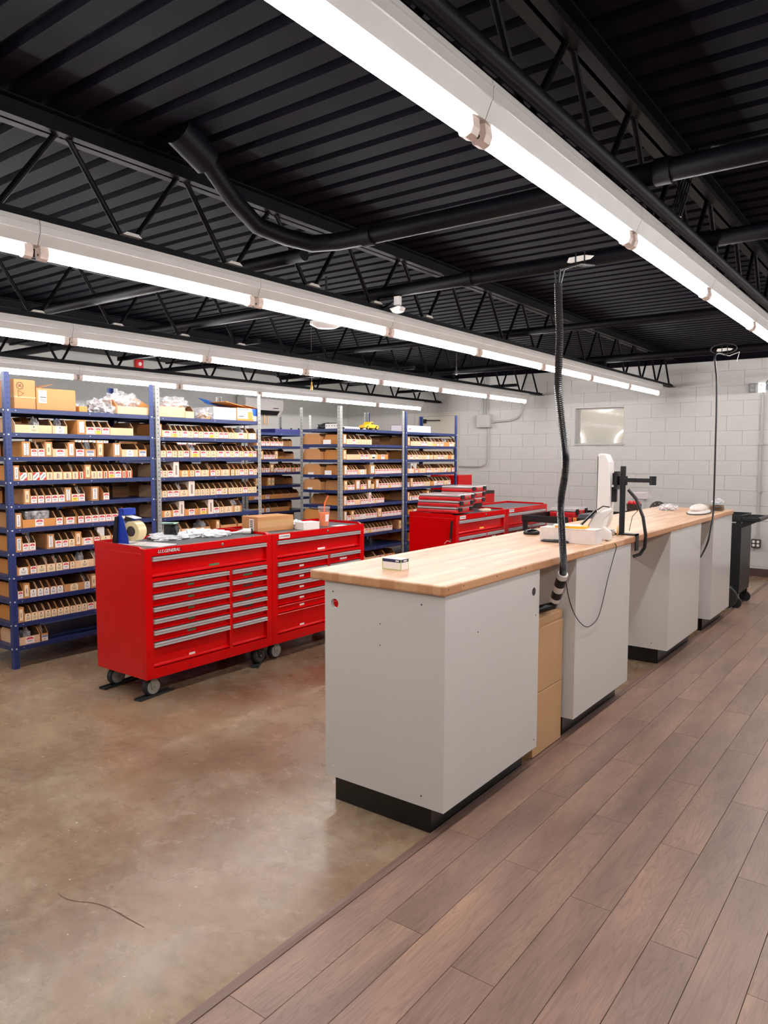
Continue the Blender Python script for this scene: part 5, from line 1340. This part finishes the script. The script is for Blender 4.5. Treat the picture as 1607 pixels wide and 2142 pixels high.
# monitor arm
t = thing('clamp_pole', 'black clamped monitor pole with sideways arm', 'pole', (-1.655, 4.875, CZT))
MB().cyl((0, 0, 0.01), (0, 0, 0.455), 0.0185, 14).build('pole', blk, t)
MB().box(-0.04, 0.04, -0.04, 0.04, 0.0, 0.0105).build('base', blk, t, bevel=0.003)
MB().cyl((0, 0, 0.33), (0, 0, 0.39), 0.030, 14).build('collar', blk, t)
MB().box(0.02, 0.185, -0.013, 0.013, 0.35, 0.377).build('arm', blk, t, bevel=0.004)
MB().cyl((0.195, 0, 0.335), (0.195, 0, 0.392), 0.022, 12).build('arm_joint', blk, t)
MB().box(-0.052, -0.030, -0.028, 0.028, 0.30, 0.42).box(-0.0600, -0.0525, -0.035, 0.035, 0.33, 0.41).build('vesa_bracket', blk, t)
MB().box(0.0985, 0.1065, -0.03, 0.03, -0.10, 0.01).box(0.04, 0.1065, -0.03, 0.03, 0.0, 0.01).build('clamp', blk, t)
MB().tube([(0.03, 0.02, 0.30), (0.08, 0.03, 0.24), (0.13, 0.03, 0.12), (0.15, 0.03, 0.0), (0.145, 0.03, -0.08), (0.12, 0.02, -0.125), (0.085, -0.01, -0.14)], 0.011, 8).build('cable_sleeve', blk, t)
MB().tube([(0.02, 0.03, 0.17), (0.05, 0.05, 0.18), (0.09, 0.05, 0.16)], 0.003, 5).build('thin_lead', blk, t)
MB().tube([(0.09, 0.04, 0.16), (0.05, 0.06, 0.12), (0.03, 0.06, 0.02)], 0.002, 5).build('thin_lead', blk, t)
t = thing('camera_clamp', 'chrome and brass round clamp at the foot of the pole', 'clamp', (-1.70, 4.79, CZT), 0.3)
MB().box(-0.03, 0.03, -0.02, 0.02, 0.0, 0.035).build('body', steel, t, bevel=0.006)
ring = [(0.0, 0.028 * math.cos(a * math.pi / 10), 0.034 + 0.028 * math.sin(a * math.pi / 10)) for a in range(20)]
MB().tube([(x + 0.045, y - 0.02, z) for x, y, z in ring], 0.006, 6, closed=True).build('ring', mat('brass', srgb(196, 160, 110), rough=0.3, metal=0.7), t)
# corrugated hose hanging from the ceiling
HP = [(1168, 592, -1.50), (1169, 640, -1.50), (1171, 700, -1.50), (1169, 760, -1.50), (1168, 810, -1.50), (1173, 860, -1.50), (1178, 905, -1.50), (1182, 940, -1.50), (1184, 965, -1.50), (1181, 1000, -1.50), (1175, 1035, -1.50), (1173, 1065, -1.50), (1175, 1100, -1.50), (1177, 1140, -1.50), (1179, 1175, -1.505), (1178, 1200, -1.52)]
cps = [on(px, py, 'x', X) for px, py, X in HP]
def spline(cp, n):
    out = []
    for i in range(len(cp) - 1):
        p0, p1, p2, p3 = cp[max(i - 1, 0)], cp[i], cp[i + 1], cp[min(i + 2, len(cp) - 1)]
        for k in range(n):
            s = k / n
            out.append(0.5 * ((2 * p1) + (p2 - p0) * s + (2 * p0 - 5 * p1 + 4 * p2 - p3) * s * s + (3 * p1 - p0 - 3 * p2 + p3) * s ** 3))
    out.append(cp[-1]); return out
cor = mat('black_corrugated_plastic', srgb(24, 24, 26), rough=0.3)
t = thing('cable_hose', 'black corrugated cable hose hanging from ceiling to counter', 'hose', tuple(cps[-1]))
o0 = cps[-1]
path = [p - o0 for p in spline(cps, 24)]
MB().tube(path, [0.0195 if i % 2 else 0.0165 for i in range(len(path))], 10).build('corrugated_hose', cor, t)
top = path[0]
for dx, dy in ((-0.02, 0), (0.0, 0.01), (0.014, -0.008), (0.03, 0.0)):
    MB().tube([top + Vector((dx * 0.3, dy * 0.3, -0.02)), top + Vector((dx, dy, 0.06)), top + Vector((dx - 0.02, 0.25 + dy, 0.14)), Vector((-1.55 + dx, 3.93, PZ - 0.045)) - o0], 0.004, 6).build('wire', blk, t)
e0 = path[-1]; q1 = on(1161, 1256, 'x', -1.60) - o0
dirv = (q1 - e0).normalized()
sec = [(0.0, 0.15, white_pl, 0.027), (0.15, 0.42, blk, 0.0275), (0.42, 0.63, white_pl, 0.026), (0.63, 0.86, blk, 0.0275), (0.86, 1.0, white_pl, 0.026)]
for a, b_, m_, r in sec: MB().cyl(e0.lerp(q1, a), e0.lerp(q1, b_), r, 16).build('connector_band', m_, t)
q2 = Vector((-1.70, 3.62, 0.765)) - o0
MB().tube([q1, q1 + dirv * 0.04, q1.lerp(q2, 0.7) + Vector((0, 0, -0.01)), q2], [0.022, 0.022, 0.022, 0.022], 12).build('hose_tail', cor, t)
# thin lead looping across the second cabinet
LP = [(1183, 1212), (1190, 1250), (1200, 1280), (1212, 1300), (1226, 1311), (1240, 1306), (1252, 1290), (1262, 1255), (1272, 1210), (1284, 1165), (1289, 1140), (1285, 1130)]
lp = [on(px, py, 'x', -1.545) for px, py in LP]
lp[0] = on(1183, 1212, 'x', -1.53); lp[-1] = Vector((-1.60, lp[-1].y, CZT + 0.006))
t = thing('thin_lead', 'thin black lead looping down the front of the counter', 'cable', tuple(lp[-1]))
MB().tube([p - lp[-1] for p in spline(lp, 6)], 0.0028, 6).build('lead_wire', blk, t)
# thin cable from the ceiling at the far end
CP = [(1497, 742), (1499, 790), (1499, 850), (1497, 930), (1495, 1000), (1493, 1060), (1490, 1090), (1482, 1130), (1473, 1152), (1466, 1165)]
cp = [on(px, py, 'x', -1.50) for px, py in CP[:-2]] + [on(*CP[-2], 'x', -1.56), on(*CP[-1], 'x', -1.64)]
cp = [Vector((-1.70, 7.87, 2.585))] + cp
t = thing('ceiling_cable', 'thin black cable hanging from ceiling into the knee gap', 'cable', tuple(cp[-1]))
MB().tube([p - cp[-1] for p in spline(cp, 6)], 0.0075, 8).build('cable', blk, t)
top = cp[0] - cp[-1]
MB().tube([top + Vector((0.12 * math.cos(a * math.pi / 8), -0.06, 0.05 + 0.05 * math.sin(a * math.pi / 8))) for a in range(16)], 0.005, 6, closed=True).build('coil', fan_grey, t)
MB().tube([top, top + Vector((0.05, -0.05, -0.02)), top + Vector((0.14, -0.05, 0.01)), top + Vector((0.12, -0.06, -0.08))], 0.004, 5).build('coil_tail', paper, t)
# tray with wrapped item and stacked sheets
t = thing('oval_tray', 'black-rimmed oval tray holding a shrink-wrapped mould', 'tray', (-1.72, 7.17, CZT), 0.1)
ov = [(0.10 * math.cos(a * math.pi / 12), 0.33 * math.sin(a * math.pi / 12)) for a in range(24)]
MB().prism(ov, 'z', 0.0, 0.008).build('rim', blk, t)
MB().prism([(x * 0.92, y * 0.95) for x, y in ov], 'z', 0.0082, 0.016).build('pan', white_pl, t)
o = crumple('wrapped_mould', 0.065, 0.20, 0.042, 81, mat('pink_white_shell', srgb(226, 206, 198), rough=0.3), amp=0.08, sub=3, fscale=1.2, loc=(-1.745, 7.25, CZT + 0.0165)); tag(o, 'pale shrink-wrapped rounded mould on the oval tray', 'mould')
t = thing('sheet_stack', 'stack of curled metal sheets at the worktop end', 'sheets', (-1.66, 7.60, CZT), 0.1)
for i in range(5): MB().prism([(-0.1, 0.004 + i * 0.013), (0.1, 0.006 + i * 0.014), (0.1, 0.008 + i * 0.014), (-0.1, 0.006 + i * 0.013)], 'x', -0.07, 0.06).build('sheet', [galv, card, galv, card2, galv][i], t, rot=0.05 * i)
bag('crumpled clear bag on top of the curled sheets', -1.66, 7.62, CZT + 0.068, 0.05, 0.05, 0.03, 7)
bag('clear bag of brass parts near the worktop back edge', -2.05, 7.35, CZT, 0.09, 0.12, 0.04, 8, core=pinkparts)

# ================================================================== ON AND AROUND THE FAR RED CABINETS
ZM3 = 0.004 + RZ1 + 0.016
def case(label, loc, rz, W=0.37, D=0.47, H=0.062, lid=True):
    t = thing('organiser_case', label, 'organiser case', loc, rz, None)
    MB().box(-D, 0, 0, W, 0, H * 0.58).build('tray', red_pl, t, bevel=0.008)
    MB().box(-D + 0.006, -0.006, 0.006, W - 0.006, H * 0.58 + 0.0003, H * 0.66).build('gasket', blk, t)
    MB().box(-D + 0.004, -0.004, 0.004, W - 0.004, H * 0.66 + 0.0003, H).build('clear_lid', clear_pl, t, bevel=0.006)
    for y in (0.07, W - 0.07): MB().box(0.0005, 0.014, y - 0.03, y + 0.03, H * 0.25, H * 0.92).build('latch', blk, t, bevel=0.003)
    MB().box(0.0005, 0.012, W / 2 - 0.07, W / 2 + 0.07, H * 0.3, H * 0.75).build('handle', red_pl, t, bevel=0.003)
    MB().box(0.0122, 0.0126, W / 2 - 0.05, W / 2 + 0.0, H * 0.4, H * 0.65).build('label_strip', dgreen, t)
    for x in (-D * 0.8, -D * 0.2): MB().box(x - 0.04, x + 0.04, -0.008, -0.0005, H * 0.2, H * 0.5).build('side_latch', red_pl, t, bevel=0.002)
    return t
CX, CY = -3.82, 6.335
for i, lab in enumerate(('bottom red organiser case of the three-case stack', 'middle red organiser case of the three-case stack', 'top red organiser case of the three-case stack')):
    case(lab + ' on red cabinet', (CX + 0.01 * i, CY + 0.008 * i, ZM3 + 0.064 * i), math.radians(2 + i))
zt3 = RZ1 + 0.004 - 0.006
t = thing('riser_box', 'black box lifting the rear red organiser cases', 'box', (-4.08, 6.93, ZM3))
MB().box(-0.22, 0.0, 0, 0.40, 0, 0.06).build('box_body', blk, t, bevel=0.004)
for i, lab in enumerate(('lower red organiser case behind the three-case stack', 'middle red organiser case behind the three-case stack', 'highest red organiser case behind the three-case stack')):
    case(lab, (-3.98, 6.87 + 0.01 * i, ZM3 + 0.0605 + 0.064 * i), math.radians(3), W=0.40, D=0.36)
t = thing('red_tool_chest', 'red steel chest with black top beyond the end of the racks', 'tool chest', (-5.25, 9.30, 0))
MB().box(-0.9, 0.0, 0, 0.5, 0, 1.03).build('body', red, t, bevel=0.005)
MB().box(-0.9, 0.0, 0, 0.5, 1.0305, 1.075).build('top_tray', blk, t, bevel=0.004)
MB().box(-0.85, -0.36, 0.05, 0.45, 1.0755, 1.30).build('upper_chest', red, t, bevel=0.005)
MB().lathe([(0.016, 0), (0.022, 0.0), (0.022, -0.008), (0.016, -0.008)], (-0.12, 0.0, 1.05), 14, 'y').build('ring', white_pl, t)
t = thing('box_cutter', 'black folding knife with white zip tie stuck on cabinet side', 'knife', (-3.853, 6.298, 0.86), 0.0)
MB().tube([(0, -0.013, -0.10), (0.004, -0.013, -0.02), (0.010, -0.013, 0.08)], [0.010, 0.012, 0.011], 8).build('grip', blk, t)
MB().tube([(0, -0.013, -0.10), (-0.003, -0.012, -0.135)], 0.006, 6).build('ring_clip', steel, t)
MB().tube([(-0.003, -0.012, -0.13), (-0.04, -0.012, -0.12), (-0.075, -0.012, -0.155)], 0.0025, 5).build('zip_tie', white_pl, t)
o = crumple('work_glove', 0.05, 0.11, 0.02, 91, mat('cream_cloth', srgb(226, 206, 180), rough=0.8), loc=(-3.93, 7.12, zt3), amp=0.25); tag(o, 'cream work gloves lying on the far red cabinet mat', 'gloves')
# black service carts near the back wall
def cart(label, loc, rz, L=0.95, W=0.5, H=0.90, handle=True):
    t = thing('service_cart', label, 'cart', loc, rz)
    for z in (0.16, H - 0.07):
        MB().box(-W / 2, W / 2, 0, L, z, z + 0.012).build('shelf_tray', blk, t)
        MB().box(-W / 2, -W / 2 + 0.012, 0, L, z + 0.0125, z + 0.07).box(W / 2 - 0.012, W / 2, 0, L, z + 0.0125, z + 0.07).box(-W / 2 + 0.012, W / 2 - 0.012, 0, 0.012, z + 0.0125, z + 0.07).box(-W / 2 + 0.012, W / 2 - 0.012, L - 0.012, L, z + 0.0125, z + 0.07).build('tray_rim', blk, t, bevel=0.003)
    for x in (-W / 2 + 0.03, W / 2 - 0.03):
        for y in (0.03, L - 0.03):
            MB().box(x - 0.022, x + 0.022, y - 0.022, y + 0.022, 0.172, H - 0.07).build('leg', blk, t, bevel=0.004)
            c = MB().box(x - 0.02, x + 0.02, y - 0.02, y + 0.02, 0.10, 0.16).build('caster', blk, t)
            MB().lathe([(0.02, -0.016), (0.055, -0.016), (0.060, 0.0), (0.055, 0.016), (0.02, 0.016)], (x, y, 0.061), 18, 'x').build('wheel', rubber, c)
    if handle:
        MB().box(-W / 2, W / 2, -0.17, -0.004, H - 0.058, H - 0.050).box(-W / 2, -W / 2 + 0.03, -0.17, -0.004, H - 0.050, H - 0.02).box(W / 2 - 0.03, W / 2, -0.17, -0.004, H - 0.050, H - 0.02).box(-0.012, 0.012, -0.14, -0.004, H - 0.050, H - 0.024).build('handle_tray', blk, t, bevel=0.004)
        MB().tube([(-W / 2 + 0.012, -0.158, H - 0.035), (W / 2 - 0.012, -0.158, H - 0.035)], 0.02, 12).build('push_handle', blk, t)
        MB().prism([(-0.004, H - 0.059), (-0.15, H - 0.059), (-0.004, H - 0.13)], 'x', -W / 2 + 0.02, W / 2 - 0.02).build('handle_wedge', blk, t)
    return t
# cart whose handle sticks out past the end of the worktop
t = cart('black plastic service cart with tray handle past the worktop end', (-1.575, 8.56, 0), math.radians(90), L=0.72, W=0.52, H=0.98)
MB().lathe([(0.03, -0.018), (0.11, -0.018), (0.12, -0.008), (0.12, 0.008), (0.11, 0.018), (0.03, 0.018)], (-0.285, 0.12, 0.1205), 28, 'x').build('large_wheel', mat('charcoal_plastic', srgb(52, 50, 48), rough=0.4), t)
MB().box(-0.262, -0.2605, 0.0, 0.72, 0.24, 0.90).build('side_panel', blk, t)
MB().box(-0.26, 0.26, -0.003, 0.0, 0.20, 0.90).build('end_panel', blk, t)
# cart standing in the aisle in front of the far cabinets
t = cart('black service cart with orange clips beside the far red cabinet', (-3.15, 7.25, 0), 0.0, L=1.1, W=0.8, H=0.955, handle=False)
zc_ = 0.955 - 0.07 + 0.0125
case('red organiser case lying on the black cart', (-3.22, 7.90, zc_), 0.0, W=0.40, D=0.30, H=0.10)
for (px, m_, lab) in ((1200, orange_pl, 'orange spring clips'), (1190, tag_red, 'dark red clip'), (1232, mat('lilac_plastic', srgb(150, 130, 160), rough=0.4), 'lilac clip')):
    q = on(px, 1084, 'y', 7.235)
    o = MB().tube([(0.0, 0, 0.0), (0.012, 0, -0.075)], 0.008, 8).tube([(0.022, 0, 0.0), (0.026, 0, -0.08)], 0.008, 8).box(-0.006, 0.03, -0.006, 0.006, -0.004, 0.012).build('spring_clip', m_, loc=(q.x, 7.2405, 0.945)); tag(o, lab + ' hooked on the black cart rim', 'clip')
o = MB().prism([(-0.2, 0), (0.2, 0), (0.16, 0.07), (-0.16, 0.07)], 'x', -0.13, 0.13).build('tool_case', mat('grey_black_case', srgb(66, 66, 72), rough=0.3), bevel=0.012, loc=(-2.92, 7.75, zc_)); tag(o, 'dark grey moulded tool case on the black cart', 'case')
# bench beyond the counter with bucket and disc
WB = cart('low black bench cart under the saw disc', (-2.66, 8.46, 0), 0.0, L=0.75, W=0.62, H=0.93, handle=False)
zb_ = 0.93 - 0.07 + 0.0125
t = thing('parts_bucket', 'small dark bucket of red fittings behind the pole', 'bucket', (-2.79, 8.62, zb_))
MB().lathe([(0.065, 0.0), (0.085, 0.15), (0.09, 0.16), (0.0005, 0.155)], (0, 0, 0), 18).build('bucket_wall', mat('dark_brown_plastic', srgb(84, 66, 58), rough=0.45), t)
for i in range(7):
    a = i * 0.9; MB().ball((0.05 * math.cos(a), 0.05 * math.sin(a), 0.172), 0.025, 0, 8, 5).build('red_fitting', red_pl, t)
t = thing('clear_bin', 'clear plastic bin on pale stand behind the parts bucket', 'bin', (-2.86, 9.04, zb_))
MB().box(-0.07, 0.07, -0.07, 0.07, 0, 0.20).build('stand', wall_paint, t)
MB().box(-0.09, 0.12, -0.09, 0.09, 0.2005, 0.28).build('bin_box', clear_pl, t, bevel=0.006)
t = thing('saw_disc', 'grey saw disc with bright bolt holes standing on bench cart', 'disc', (-2.50, 8.56, zb_), math.radians(-55))
MB().lathe([(0.0005, -0.006), (0.092, -0.006), (0.094, 0.0), (0.092, 0.006), (0.0005, 0.006)], (0, 0, 0.115), 30, 'x').build('disc', fan_grey, t)
for i in range(9):
    a = i * 2 * math.pi / 9; MB().lathe([(0.005, 0.0063), (0.0005, 0.0066)], (0, 0.07 * math.cos(a), 0.115 + 0.07 * math.sin(a)), 8, 'x').build('bolt_hole', paper, t)
MB().box(-0.04, 0.04, -0.03, 0.03, 0.0, 0.024).build('foot', blk, t)
# a hairline crack in the concrete
cr = [on(px, py, 'z', 0.0) for px, py in ((120, 1868), (138, 1880), (165, 1886), (200, 1890), (235, 1903), (265, 1920), (302, 1940))]
m = MB()
sp = spline(cr, 6)
for a, b in zip(sp[:-1], sp[1:]):
    n = Vector((-(b - a).y, (b - a).x, 0)).normalized() * 0.0018
    m.quad(a + n + Vector((0, 0, 0.0006)), a - n + Vector((0, 0, 0.0006)), b - n + Vector((0, 0, 0.0006)), b + n + Vector((0, 0, 0.0006)))
m.build('crack', mat('crack_dark', srgb(74, 52, 40), rough=0.8), fl)
